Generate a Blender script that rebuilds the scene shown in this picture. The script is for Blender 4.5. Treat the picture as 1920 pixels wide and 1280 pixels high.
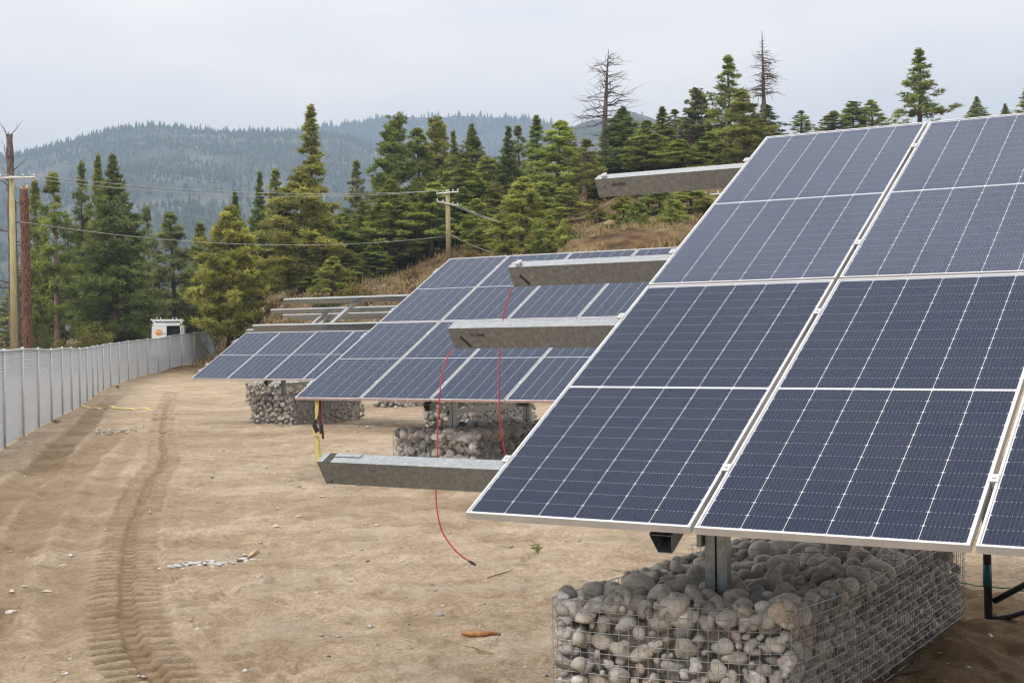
import bpy, math, random
import numpy as np
from mathutils import Matrix, Vector
from math import radians, sin, cos, pi, sqrt

for _o in list(bpy.data.objects):
    bpy.data.objects.remove(_o)
SC = bpy.context.scene
COL = SC.collection

# ------------------------------------------------------------------ camera
CAM_H, FPX, ROLL = 1.9, 2560.0, 0.0121
cd = bpy.data.cameras.new('camera')
cd.sensor_width = 36.0
cd.lens = FPX / 1920.0 * 36.0
cd.clip_start = 0.1
cd.clip_end = 20000.0
cam = bpy.data.objects.new('camera', cd)
COL.objects.link(cam)
_c, _s = cos(ROLL), sin(ROLL)
cam.matrix_world = Matrix(((_c, _s, 0, 0), (0, 0, -1, 0), (-_s, _c, 0, CAM_H), (0, 0, 0, 1)))
SC.camera = cam

# ------------------------------------------------------------------ sky, sun, exposure
SUN_EL, SUN_AZ = radians(51), radians(-132)         # behind the cloud, high on the left, a little behind the camera
w = bpy.data.worlds.new('World')
SC.world = w
w.use_nodes = True
nt = w.node_tree
nt.nodes.clear()
def wn(t):
    return nt.nodes.new(t)
sky = wn('ShaderNodeTexSky')
sky.sky_type = 'NISHITA'
sky.sun_disc = False
sky.sun_elevation = SUN_EL
sky.sun_rotation = SUN_AZ
bg1 = wn('ShaderNodeBackground'); bg1.inputs[1].default_value = 0.10
nt.links.new(sky.outputs[0], bg1.inputs[0])
tc = wn('ShaderNodeTexCoord')
mp = wn('ShaderNodeMapping'); mp.inputs['Scale'].default_value = (1.6, 1.6, 5.0)
nt.links.new(tc.outputs['Generated'], mp.inputs[0])
nz = wn('ShaderNodeTexNoise'); nz.inputs['Scale'].default_value = 1.7; nz.inputs['Detail'].default_value = 5; nz.inputs['Roughness'].default_value = 0.5
nt.links.new(mp.outputs[0], nz.inputs['Vector'])
rp = wn('ShaderNodeValToRGB')
rp.color_ramp.elements[0].position = 0.34; rp.color_ramp.elements[0].color = (0.735, 0.705, 0.685, 1)
rp.color_ramp.elements[1].position = 0.66; rp.color_ramp.elements[1].color = (0.98, 0.890, 0.780, 1)
nt.links.new(nz.outputs[0], rp.inputs[0])
bg2 = wn('ShaderNodeBackground')
nt.links.new(rp.outputs[0], bg2.inputs[0])
# an overcast sky is about twice as bright overhead as at the horizon: 1 + sin(elevation)
sx = wn('ShaderNodeSeparateXYZ'); nt.links.new(tc.outputs['Generated'], sx.inputs[0])
cl = wn('ShaderNodeClamp'); nt.links.new(sx.outputs[2], cl.inputs[0])
am = wn('ShaderNodeMath'); am.operation = 'MULTIPLY_ADD'; am.inputs[1].default_value = 1.0; am.inputs[2].default_value = 1.0
nt.links.new(cl.outputs[0], am.inputs[0]); nt.links.new(am.outputs[0], bg2.inputs[1])
mx = wn('ShaderNodeMixShader'); mx.inputs[0].default_value = 0.88
nt.links.new(bg1.outputs[0], mx.inputs[1]); nt.links.new(bg2.outputs[0], mx.inputs[2])
wo = wn('ShaderNodeOutputWorld')
nt.links.new(mx.outputs[0], wo.inputs[0])

sd = bpy.data.lights.new('sun', 'SUN')
sd.energy = 1.5
sd.angle = radians(22)
sd.color = (1.0, 0.96, 0.9)
sun = bpy.data.objects.new('sun', sd)
COL.objects.link(sun)
_d = Vector((sin(SUN_AZ) * cos(SUN_EL), cos(SUN_AZ) * cos(SUN_EL), sin(SUN_EL)))
sun.rotation_euler = _d.to_track_quat('Z', 'Y').to_euler()
sun.location = (-20, 10, 40)

SC.view_settings.view_transform = 'Standard'
SC.view_settings.look = 'None'
SC.view_settings.exposure = 0.5
SC.view_settings.gamma = 1.0
SC.view_settings.use_curve_mapping = False
SC.render.engine = 'CYCLES'
SC.cycles.max_bounces = 6
SC.cycles.diffuse_bounces = 3
SC.cycles.glossy_bounces = 2
SC.cycles.transparent_max_bounces = 12
SC.cycles.volume_bounces = 0
SC.cycles.use_denoising = True
SC.cycles.use_adaptive_sampling = True
SC.cycles.adaptive_threshold = 0.012
SC.cycles.filter_width = 1.2
SC.cycles.caustics_reflective = False
SC.cycles.caustics_refractive = False

# ------------------------------------------------------------------ helpers
def pix(px, py, Y):
    """world point at distance Y that a pixel of the photograph shows"""
    a, b = (px - 960) / FPX * Y, (py - 640) / FPX * Y
    return np.array((_c * a - _s * b, Y, CAM_H - _s * a - _c * b))
def gnd(px, py, z=0.0):
    """world point on flat ground of height z"""
    d = pix(px, py, 1.0) - (0, 0, CAM_H)
    k = (z - CAM_H) / d[2]
    return np.array((d[0] * k, d[1] * k, z))

class MB:
    def __init__(s):
        s.v = []; s.f = []; s.m = []; s.a = []; s.n = 0; s.uv = None
    def add(s, verts, faces, mi=0, a=None):
        verts = np.asarray(verts, float)
        k = s.n
        s.v.append(verts); s.n += len(verts)
        for f in faces:
            s.f.append(tuple(i + k for i in f)); s.m.append(mi)
            s.a.append(0.0 if a is None else a)
    def box(s, c, d, mi=0, R=None, a=None):
        hx, hy, hz = d[0] / 2, d[1] / 2, d[2] / 2
        v = np.array([(x, y, z) for z in (-hz, hz) for y in (-hy, hy) for x in (-hx, hx)])
        if R is not None:
            v = v @ np.asarray(R).T
        s.add(v + np.asarray(c), [(0, 2, 3, 1), (4, 5, 7, 6), (0, 1, 5, 4), (2, 6, 7, 3), (0, 4, 6, 2), (1, 3, 7, 5)], mi, a)
    def span(s, lo, hi, mi=0, a=None):
        lo, hi = np.asarray(lo, float), np.asarray(hi, float)
        s.box((lo + hi) / 2, hi - lo, mi, None, a)
    def tube(s, pts, rad, n=6, mi=0, cap=True, a=None):
        pts = np.asarray(pts, float)
        if np.isscalar(rad): rad = [rad] * len(pts)
        T = np.gradient(pts, axis=0) if len(pts) > 2 else np.repeat((pts[-1] - pts[0])[None], len(pts), 0)
        T = T / (np.linalg.norm(T, axis=1)[:, None] + 1e-12)
        ref = np.array((0, 0, 1.0)) if abs(T[0, 2]) < 0.9 else np.array((1.0, 0, 0))
        u = np.cross(ref, T); u /= (np.linalg.norm(u, axis=1)[:, None] + 1e-12)
        w_ = np.cross(T, u)
        ang = np.arange(n) * 2 * pi / n
        V = []
        for i in range(len(pts)):
            V.append(pts[i] + rad[i] * (np.cos(ang)[:, None] * u[i] + np.sin(ang)[:, None] * w_[i]))
        F = []
        for i in range(len(pts) - 1):
            for j in range(n):
                j2 = (j + 1) % n
                F.append((i * n + j, i * n + j2, (i + 1) * n + j2, (i + 1) * n + j))
        if cap:
            F.append(tuple(range(n - 1, -1, -1)))
            F.append(tuple((len(pts) - 1) * n + j for j in range(n)))
        s.add(np.concatenate(V), F, mi, a)
    def prism(s, outer, inner, ax, t0, t1, mi=0):
        """hollow section: two polygons in the plane across axis ax, swept from t0 to t1"""
        def ring(poly, t):
            r = []
            for p_, q_ in poly:
                e = [0, 0, 0]; o = [k for k in range(3) if k != ax]
                e[ax] = t; e[o[0]] = p_; e[o[1]] = q_
                r.append(e)
            return r
        n = len(outer)
        V = ring(outer, t0) + ring(outer, t1) + ring(inner, t0) + ring(inner, t1)
        F = []
        for i in range(n):
            j = (i + 1) % n
            F += [(i, j, n + j, n + i), (2 * n + i, 3 * n + i, 3 * n + j, 2 * n + j),
                  (i, 2 * n + i, 2 * n + j, j), (n + i, n + j, 3 * n + j, 3 * n + i)]
        s.add(V, F, mi)
    def mesh(s, name, mats, smooth=False):
        me = bpy.data.meshes.new(name)
        V = np.concatenate(s.v) if s.v else np.zeros((0, 3))
        me.from_pydata(V.tolist(), [], s.f)
        for m in (mats if isinstance(mats, (list, tuple)) else [mats]):
            me.materials.append(m)
        if any(s.m): me.polygons.foreach_set('material_index', s.m)
        if any(s.a):
            at = me.attributes.new('rc', 'FLOAT', 'FACE')
            at.data.foreach_set('value', np.array(s.a, 'f'))
        if smooth: me.polygons.foreach_set('use_smooth', [True] * len(s.f))
        me.update()
        return me
    def obj(s, name, mats, parent=None, smooth=False, offset=None):
        if offset is not None:
            s.v = [v - np.asarray(offset) for v in s.v]
        return link(name, s.mesh(name, mats, smooth), parent)

def link(name, me, parent=None):
    o = bpy.data.objects.new(name, me)
    COL.objects.link(o)
    if parent is not None: o.parent = parent
    return o
def tag(o, label, cat, group=None):
    o['label'] = label; o['category'] = cat
    if group: o['group'] = group
    return o
def kind(o, k):
    o['kind'] = k
    return o
def thing(name, label, cat, loc=(0, 0, 0), group=None, M=None):
    o = bpy.data.objects.new(name, None)
    COL.objects.link(o)
    o.empty_display_size = 0.2
    if M is not None:
        m = Matrix.Identity(4)
        for i in range(3):
            for j in range(3): m[i][j] = M[i][j]
            m[i][3] = loc[i]
        o.matrix_world = m
    else:
        o.location = loc
    return tag(o, label, cat, group)

# gradient noise for geometry
_rs = np.random.RandomState(7)
_perm = _rs.permutation(4096)
_grad = _rs.rand(4096) * 2 * pi
def noise2(x, y):
    xi = np.floor(x).astype(int); yi = np.floor(y).astype(int)
    xf = x - xi; yf = y - yi
    def g(ix, iy, dx, dy):
        h = _grad[_perm[(_perm[ix & 4095] + iy) & 4095]]
        return np.cos(h) * dx + np.sin(h) * dy
    uu = xf * xf * xf * (xf * (xf * 6 - 15) + 10); vv = yf * yf * yf * (yf * (yf * 6 - 15) + 10)
    a = g(xi, yi, xf, yf); b = g(xi + 1, yi, xf - 1, yf); c = g(xi, yi + 1, xf, yf - 1); d = g(xi + 1, yi + 1, xf - 1, yf - 1)
    return (a + uu * (b - a)) * (1 - vv) + (c + uu * (d - c)) * vv
def fbm(x, y, oct=4, gain=0.5):
    r = 0; a = 1.0
    for k in range(oct):
        r = r + a * noise2(x * 2 ** k + 17.3 * k, y * 2 ** k + 5.1 * k); a *= gain
    return r
def sstep(a, b, x):
    t = np.clip((x - a) / (b - a), 0, 1)
    return t * t * (3 - 2 * t)

# ------------------------------------------------------------------ materials
def mat(name, rough=0.7, metal=0.0, spec=0.5):
    m = bpy.data.materials.new(name)
    m.use_nodes = True
    b = m.node_tree.nodes['Principled BSDF']
    b.inputs['Roughness'].default_value = rough
    b.inputs['Metallic'].default_value = metal
    b.inputs['Specular IOR Level'].default_value = spec
    return m, m.node_tree, b
def nd(t, typ, **kw):
    n = t.nodes.new(typ)
    for k, v in kw.items():
        if k in n.inputs.keys(): n.inputs[k].default_value = v
        else: setattr(n, k, v)
    return n
def noise_col(name, c1, c2, scale=8.0, rough=0.7, metal=0.0, bump=0.0, bscale=None, detail=6, stretch=None, spec=0.5, lo=0.35, hi=0.65):
    m, t, b = mat(name, rough, metal, spec)
    tcn = nd(t, 'ShaderNodeTexCoord')
    vec = tcn.outputs['Object']
    if stretch:
        mpn = nd(t, 'ShaderNodeMapping'); mpn.inputs['Scale'].default_value = stretch
        t.links.new(vec, mpn.inputs[0]); vec = mpn.outputs[0]
    n = nd(t, 'ShaderNodeTexNoise', Scale=scale, Detail=detail)
    t.links.new(vec, n.inputs['Vector'])
    r = nd(t, 'ShaderNodeValToRGB')
    r.color_ramp.elements[0].position = lo; r.color_ramp.elements[0].color = (*c1, 1)
    r.color_ramp.elements[1].position = hi; r.color_ramp.elements[1].color = (*c2, 1)
    t.links.new(n.outputs[0], r.inputs[0]); t.links.new(r.outputs[0], b.inputs['Base Color'])
    if bump:
        n2 = nd(t, 'ShaderNodeTexNoise', Scale=bscale or scale * 4, Detail=5)
        t.links.new(vec, n2.inputs['Vector'])
        bp = nd(t, 'ShaderNodeBump', Strength=bump, Distance=0.02)
        t.links.new(n2.outputs[0], bp.inputs['Height']); t.links.new(bp.outputs[0], b.inputs['Normal'])
    return m

M_ALU = noise_col('frame_aluminium', (0.56, 0.57, 0.59), (0.66, 0.67, 0.69), 6, 0.42, 0.5)
M_GALV = noise_col('galvanised_steel', (0.225, 0.255, 0.275), (0.255, 0.288, 0.31), 30, 0.32, 0.6, 0.02, 160)
M_GALV.node_tree.nodes['Principled BSDF'].inputs['Coat Weight'].default_value = 1.0
M_GALV.node_tree.nodes['Principled BSDF'].inputs['Coat Roughness'].default_value = 0.15
M_GALV.node_tree.nodes['Principled BSDF'].inputs['Coat IOR'].default_value = 1.6
def _galv_spangle():
    t = M_GALV.node_tree; b = t.nodes['Principled BSDF']
    src = b.inputs['Base Color'].links[0].from_socket
    tcn = nd(t, 'ShaderNodeTexCoord'); vo = nd(t, 'ShaderNodeTexVoronoi', Scale=55.0); t.links.new(tcn.outputs['Object'], vo.inputs['Vector'])
    hs = nd(t, 'ShaderNodeSeparateColor'); t.links.new(vo.outputs['Color'], hs.inputs[0])
    r = nd(t, 'ShaderNodeValToRGB'); r.color_ramp.elements[0].color = (.82, .83, .84, 1); r.color_ramp.elements[1].color = (1.18, 1.18, 1.18, 1); t.links.new(hs.outputs[0], r.inputs[0])
    mxn = nd(t, 'ShaderNodeMix', data_type='RGBA', blend_type='MULTIPLY'); mxn.inputs[0].default_value = 1.0
    t.links.new(src, mxn.inputs[6]); t.links.new(r.outputs[0], mxn.inputs[7]); t.links.new(mxn.outputs[2], b.inputs['Base Color'])
_galv_spangle()
def _galv_streaks():
    # drip streaks across the sheet from rain
    t = M_GALV.node_tree; b = t.nodes['Principled BSDF']
    src = b.inputs['Base Color'].links[0].from_socket
    tcn = nd(t, 'ShaderNodeTexCoord'); mpn = nd(t, 'ShaderNodeMapping'); mpn.inputs['Scale'].default_value = (38, 3.0, 3.0)
    t.links.new(tcn.outputs['Object'], mpn.inputs[0])
    n = nd(t, 'ShaderNodeTexNoise', Scale=1.0, Detail=4); t.links.new(mpn.outputs[0], n.inputs['Vector'])
    r = nd(t, 'ShaderNodeValToRGB'); r.color_ramp.elements[0].position = .38; r.color_ramp.elements[0].color = (.90, .90, .90, 1); r.color_ramp.elements[1].position = .6
    t.links.new(n.outputs[0], r.inputs[0])
    mxn = nd(t, 'ShaderNodeMix', data_type='RGBA', blend_type='MULTIPLY'); mxn.inputs[0].default_value = 1.0
    t.links.new(src, mxn.inputs[6]); t.links.new(r.outputs[0], mxn.inputs[7]); t.links.new(mxn.outputs[2], b.inputs['Base Color'])
_galv_streaks()
M_WIRE = noise_col('wire_zinc', (0.26, 0.27, 0.28), (0.40, 0.41, 0.42), 30, 0.5, 0.5)
M_FPOST = noise_col('fence_zinc', (0.46, 0.51, 0.57), (0.54, 0.59, 0.65), 4, 0.5, 0.3)
M_DARK = noise_col('black_plastic', (0.012, 0.012, 0.013), (0.022, 0.022, 0.024), 20, 0.5)
M_BLACKSTEEL = noise_col('black_steel_paint', (0.010, 0.011, 0.013), (0.022, 0.024, 0.028), 14, 0.38, 0.0, 0.1)
M_TEAL = noise_col('teal_tape', (0.0, 0.07, 0.10), (0.01, 0.11, 0.14), 20, 0.45)
M_RED = noise_col('red_cable', (0.42, 0.018, 0.03), (0.55, 0.03, 0.04), 20, 0.45)
M_YEL = noise_col('yellow_webbing', (0.52, 0.44, 0.10), (0.66, 0.58, 0.22), 30, 0.8)
M_REDWEB = noise_col('dark_red_webbing', (0.13, 0.012, 0.02), (0.22, 0.02, 0.03), 30, 0.8)
M_GREENHOSE = noise_col('green_hose', (0.07, 0.15, 0.04), (0.10, 0.19, 0.06), 20, 0.6)
M_WHITE = noise_col('white_paint', (0.74, 0.75, 0.77), (0.80, 0.81, 0.82), 3, 0.3)
M_RUBBER = noise_col('rubber', (0.014, 0.014, 0.014), (0.03, 0.03, 0.03), 12, 0.85)
M_GLASSDK = noise_col('dark_glass', (0.012, 0.013, 0.015), (0.02, 0.022, 0.024), 3, 0.08)
M_ORANGE = noise_col('orange_print', (0.62, 0.20, 0.03), (0.75, 0.36, 0.10), 3, 0.4)
M_REDLAMP = noise_col('red_lamp', (0.3, 0.01, 0.01), (0.4, 0.02, 0.015), 8, 0.25)
M_CARGO = noise_col('cargo', (0.03, 0.03, 0.035), (0.12, 0.10, 0.09), 6, 0.7)
M_POLE = noise_col('treated_pole', (0.26, 0.23, 0.12), (0.40, 0.36, 0.20), 3, 0.85, 0, 0.3, 10, stretch=(6, 6, .6))
M_ARM = noise_col('pale_crossarm', (0.50, 0.50, 0.49), (0.62, 0.62, 0.60), 6, 0.7)
M_CABLE = noise_col('overhead_wire', (0.34, 0.34, 0.32), (0.46, 0.46, 0.44), 3, 0.5, 0.4)
M_BARK = noise_col('pine_bark', (0.050, 0.036, 0.026), (0.14, 0.095, 0.065), 5, 0.95, 0, 0.5, 12, stretch=(3, 3, .6))
M_BARKPALE = noise_col('pale_bark', (0.20, 0.15, 0.11), (0.36, 0.28, 0.21), 5, 0.95, 0, 0.4, 12, stretch=(3, 3, .6))
M_BARKRED = noise_col('red_bark', (0.040, 0.017, 0.012), (0.25, 0.125, 0.085), 6, 0.95, 0, 0.9, 9, stretch=(4, 4, .9), lo=.38, hi=.68)
M_DEADWOOD = noise_col('dead_wood', (0.07, 0.052, 0.045), (0.17, 0.13, 0.11), 4, 0.95, 0, 0.4, 12, stretch=(3, 3, .6))
M_CUTWOOD = noise_col('cut_wood', (0.42, 0.27, 0.14), (0.55, 0.38, 0.22), 14, 0.8)
M_WOODCHIP = noise_col('wood_chip', (0.22, 0.09, 0.03), (0.42, 0.20, 0.08), 25, 0.85, 0, 0.4, 80)
M_STICK = noise_col('dry_stick', (0.20, 0.14, 0.08), (0.36, 0.27, 0.17), 30, 0.9)
M_PLASTER = noise_col('pale_rubble', (0.36, 0.355, 0.35), (0.52, 0.515, 0.51), 25, 0.9, 0, 0.5, 60)
M_STAKE = noise_col('survey_stake', (0.55, 0.16, 0.06), (0.62, 0.22, 0.1), 10, 0.7)
M_PINK = noise_col('pink_strip', (0.50, 0.33, 0.33), (0.58, 0.40, 0.39), 6, 0.5)
M_MARKER = noise_col('marker_ink', (0.05, 0.03, 0.03), (0.08, 0.05, 0.05), 10, 0.8)
M_ROOF = noise_col('red_earth', (0.22, 0.10, 0.07), (0.34, 0.18, 0.12), 0.6, 0.95)

def attr_fac(t):
    """0..1 random number: per face attribute plus per object"""
    a = nd(t, 'ShaderNodeAttribute', attribute_name='rc')
    oi = nd(t, 'ShaderNodeObjectInfo')
    ad = nd(t, 'ShaderNodeMath', operation='ADD'); t.links.new(a.outputs['Fac'], ad.inputs[0]); t.links.new(oi.outputs['Random'], ad.inputs[1])
    fr = nd(t, 'ShaderNodeMath', operation='FRACT'); t.links.new(ad.outputs[0], fr.inputs[0])
    return fr.outputs[0], oi

def make_rock_mat():
    m, t, b = mat('river_stone', 0.82, 0, 0.35)
    fac, _ = attr_fac(t)
    r = nd(t, 'ShaderNodeValToRGB'); cr = r.color_ramp; cr.interpolation = 'LINEAR'
    cols = [(0.0, (0.42, 0.42, 0.41)), (0.2, (0.54, 0.52, 0.48)), (0.38, (0.25, 0.255, 0.26)), (0.52, (0.60, 0.59, 0.57)), (0.66, (0.47, 0.41, 0.36)), (0.78, (0.36, 0.365, 0.365)), (0.92, (0.66, 0.65, 0.64)), (1.0, (0.16, 0.165, 0.175))]
    cr.elements[0].position = 0; cr.elements[0].color = (*cols[0][1], 1)
    cr.elements[1].position = 1; cr.elements[1].color = (*cols[-1][1], 1)
    for p_, c_ in cols[1:-1]:
        e = cr.elements.new(p_); e.color = (*c_, 1)
    t.links.new(fac, r.inputs[0])
    tcn = nd(t, 'ShaderNodeTexCoord'); geo = nd(t, 'ShaderNodeNewGeometry')
    n = nd(t, 'ShaderNodeTexNoise', Scale=55.0, Detail=6, Roughness=0.7); t.links.new(geo.outputs['Position'], n.inputs['Vector'])
    n2 = nd(t, 'ShaderNodeTexNoise', Scale=9.0, Detail=4); t.links.new(geo.outputs['Position'], n2.inputs['Vector'])
    r2 = nd(t, 'ShaderNodeValToRGB'); r2.color_ramp.elements[0].position = .3; r2.color_ramp.elements[0].color = (.66, .65, .64, 1); r2.color_ramp.elements[1].position = .7; r2.color_ramp.elements[1].color = (1.15, 1.13, 1.1, 1)
    t.links.new(n.outputs[0], r2.inputs[0])
    r3 = nd(t, 'ShaderNodeValToRGB'); r3.color_ramp.elements[0].position = .35; r3.color_ramp.elements[0].color = (.82, .79, .75, 1); r3.color_ramp.elements[1].position = .65; r3.color_ramp.elements[1].color = (1, 1, 1, 1)
    t.links.new(n2.outputs[0], r3.inputs[0])
    m1 = nd(t, 'ShaderNodeMix', data_type='RGBA', blend_type='MULTIPLY'); m1.inputs[0].default_value = 1
    m2 = nd(t, 'ShaderNodeMix', data_type='RGBA', blend_type='MULTIPLY'); m2.inputs[0].default_value = 1
    t.links.new(r.outputs[0], m1.inputs[6]); t.links.new(r2.outputs[0], m1.inputs[7])
    t.links.new(m1.outputs[2], m2.inputs[6]); t.links.new(r3.outputs[0], m2.inputs[7])
    t.links.new(m2.outputs[2], b.inputs['Base Color'])
    bp = nd(t, 'ShaderNodeBump', Strength=0.35, Distance=0.006)
    t.links.new(n.outputs[0], bp.inputs['Height']); t.links.new(bp.outputs[0], b.inputs['Normal'])
    return m
M_ROCK = make_rock_mat()

def make_cell_mat(ribbons=True):
    m, t, b = mat('silicon_cell' if ribbons else 'silicon_cell_far', 0.5, 0, 0.04)
    fac, _ = attr_fac(t)
    r = nd(t, 'ShaderNodeValToRGB')
    r.color_ramp.elements[0].color = (0.009, 0.017, 0.048, 1); r.color_ramp.elements[1].color = (0.014, 0.018, 0.052, 1)
    e = r.color_ramp.elements.new(0.5); e.color = (0.015, 0.022, 0.044, 1)
    t.links.new(fac, r.inputs[0])
    if not ribbons:
        t.links.new(r.outputs[0], b.inputs['Base Color']); return m
    uvn = nd(t, 'ShaderNodeUVMap')
    sp = nd(t, 'ShaderNodeSeparateXYZ'); t.links.new(uvn.outputs[0], sp.inputs[0])
    mu = nd(t, 'ShaderNodeMath', operation='MULTIPLY'); mu.inputs[1].default_value = 10.0; t.links.new(sp.outputs[0], mu.inputs[0])
    fr = nd(t, 'ShaderNodeMath', operation='FRACT'); t.links.new(mu.outputs[0], fr.inputs[0])
    sb = nd(t, 'ShaderNodeMath', operation='SUBTRACT'); sb.inputs[1].default_value = 0.5; t.links.new(fr.outputs[0], sb.inputs[0])
    ab = nd(t, 'ShaderNodeMath', operation='ABSOLUTE'); t.links.new(sb.outputs[0], ab.inputs[0])
    lt = nd(t, 'ShaderNodeMath', operation='LESS_THAN'); lt.inputs[1].default_value = 0.045; t.links.new(ab.outputs[0], lt.inputs[0])
    # solder pads show brighter where the ribbons cross from cell to cell
    vs = nd(t, 'ShaderNodeMath', operation='SUBTRACT'); vs.inputs[1].default_value = 0.5; t.links.new(sp.outputs[1], vs.inputs[0])
    va = nd(t, 'ShaderNodeMath', operation='ABSOLUTE'); t.links.new(vs.outputs[0], va.inputs[0])
    vg = nd(t, 'ShaderNodeMath', operation='GREATER_THAN'); vg.inputs[1].default_value = 0.470; t.links.new(va.outputs[0], vg.inputs[0])
    l2 = nd(t, 'ShaderNodeMath', operation='LESS_THAN'); l2.inputs[1].default_value = 0.085; t.links.new(ab.outputs[0], l2.inputs[0])
    pd = nd(t, 'ShaderNodeMath', operation='MULTIPLY'); t.links.new(vg.outputs[0], pd.inputs[0]); t.links.new(l2.outputs[0], pd.inputs[1])
    m0 = nd(t, 'ShaderNodeMath', operation='MULTIPLY'); m0.inputs[1].default_value = 0.20; t.links.new(lt.outputs[0], m0.inputs[0])
    ma = nd(t, 'ShaderNodeMath', operation='MAXIMUM'); t.links.new(m0.outputs[0], ma.inputs[0]); t.links.new(pd.outputs[0], ma.inputs[1])
    mxn = nd(t, 'ShaderNodeMix', data_type='RGBA'); mxn.inputs[7].default_value = (0.36, 0.37, 0.42, 1)
    t.links.new(ma.outputs[0], mxn.inputs[0]); t.links.new(r.outputs[0], mxn.inputs[6]); t.links.new(mxn.outputs[2], b.inputs['Base Color'])
    return m
M_CELL = make_cell_mat()
M_CELLFAR = make_cell_mat(False)
M_BACK = noise_col('white_backsheet', (0.70, 0.71, 0.74), (0.76, 0.77, 0.80), 5, 0.6)

def make_pane_mat(drops=1.0, ior=1.33, tint=0.0):
    m = bpy.data.materials.new('wet_solar_glass' if drops else 'solar_glass'); m.use_nodes = True
    t = m.node_tree; t.nodes.clear()
    out = nd(t, 'ShaderNodeOutputMaterial')
    tr = nd(t, 'ShaderNodeBsdfTransparent'); tr.inputs[0].default_value = (0.97, 0.98, 0.98, 1)
    gl = nd(t, 'ShaderNodeBsdfGlossy'); gl.inputs['Roughness'].default_value = 0.06; gl.inputs[0].default_value = (0.74, 0.84, 1.0, 1)
    tcn = nd(t, 'ShaderNodeTexCoord')
    # rain drops: small domes where a coarser noise lets them stay
    vo = nd(t, 'ShaderNodeTexVoronoi', Scale=105.0); t.links.new(tcn.outputs['Object'], vo.inputs['Vector'])
    rv = nd(t, 'ShaderNodeValToRGB'); rv.color_ramp.elements[0].position = 0.0; rv.color_ramp.elements[0].color = (1, 1, 1, 1); rv.color_ramp.elements[1].position = 0.42; rv.color_ramp.elements[1].color = (0, 0, 0, 1)
    t.links.new(vo.outputs['Distance'], rv.inputs[0])
    nn = nd(t, 'ShaderNodeTexNoise', Scale=14.0, Detail=3); t.links.new(tcn.outputs['Object'], nn.inputs['Vector'])
    rn = nd(t, 'ShaderNodeValToRGB'); rn.color_ramp.elements[0].position = .50 - .2 * tint / .1; rn.color_ramp.elements[1].position = .66 - .2 * tint / .1
    t.links.new(nn.outputs[0], rn.inputs[0])
    mu = nd(t, 'ShaderNodeMath', operation='MULTIPLY'); t.links.new(rv.outputs[0], mu.inputs[0]); t.links.new(rn.outputs[0], mu.inputs[1])
    bp = nd(t, 'ShaderNodeBump', Strength=0.6 * drops, Distance=0.0022); t.links.new(mu.outputs[0], bp.inputs['Height'])
    t.links.new(bp.outputs[0], gl.inputs['Normal'])
    fr = nd(t, 'ShaderNodeFresnel', IOR=ior)
    mxn = nd(t, 'ShaderNodeMixShader'); t.links.new(fr.outputs[0], mxn.inputs[0]); t.links.new(tr.outputs[0], mxn.inputs[1]); t.links.new(gl.outputs[0], mxn.inputs[2])
    # sky sheen painted as pale blue diffuse, strongest on the wetter upper row
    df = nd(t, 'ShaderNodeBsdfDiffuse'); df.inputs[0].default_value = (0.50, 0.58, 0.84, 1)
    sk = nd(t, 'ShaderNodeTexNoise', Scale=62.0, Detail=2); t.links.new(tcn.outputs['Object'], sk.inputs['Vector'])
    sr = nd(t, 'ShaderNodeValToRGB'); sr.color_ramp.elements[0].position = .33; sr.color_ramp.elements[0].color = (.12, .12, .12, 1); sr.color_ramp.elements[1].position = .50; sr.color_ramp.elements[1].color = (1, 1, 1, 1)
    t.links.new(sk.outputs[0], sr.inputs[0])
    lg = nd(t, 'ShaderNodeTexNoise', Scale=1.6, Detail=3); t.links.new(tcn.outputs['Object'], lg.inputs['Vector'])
    lm = nd(t, 'ShaderNodeMath', operation='MULTIPLY_ADD'); lm.inputs[1].default_value = tint * 1.6; lm.inputs[2].default_value = tint * .55; t.links.new(lg.outputs[0], lm.inputs[0])
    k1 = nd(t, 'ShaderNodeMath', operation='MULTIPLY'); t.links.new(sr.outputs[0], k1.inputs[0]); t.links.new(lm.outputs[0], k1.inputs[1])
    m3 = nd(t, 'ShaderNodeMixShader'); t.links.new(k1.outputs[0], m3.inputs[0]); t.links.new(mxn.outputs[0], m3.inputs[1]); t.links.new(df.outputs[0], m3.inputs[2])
    t.links.new(m3.outputs[0], out.inputs[0])
    return m
M_PANE = make_pane_mat(1.0, 1.25, .008)
M_PANEWETSHEEN = make_pane_mat(1.0, 1.36, .048)  # upper row: more drops and a stronger painted sheen
M_PANEFAR = make_pane_mat(0.0, 1.35, .02)

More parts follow.
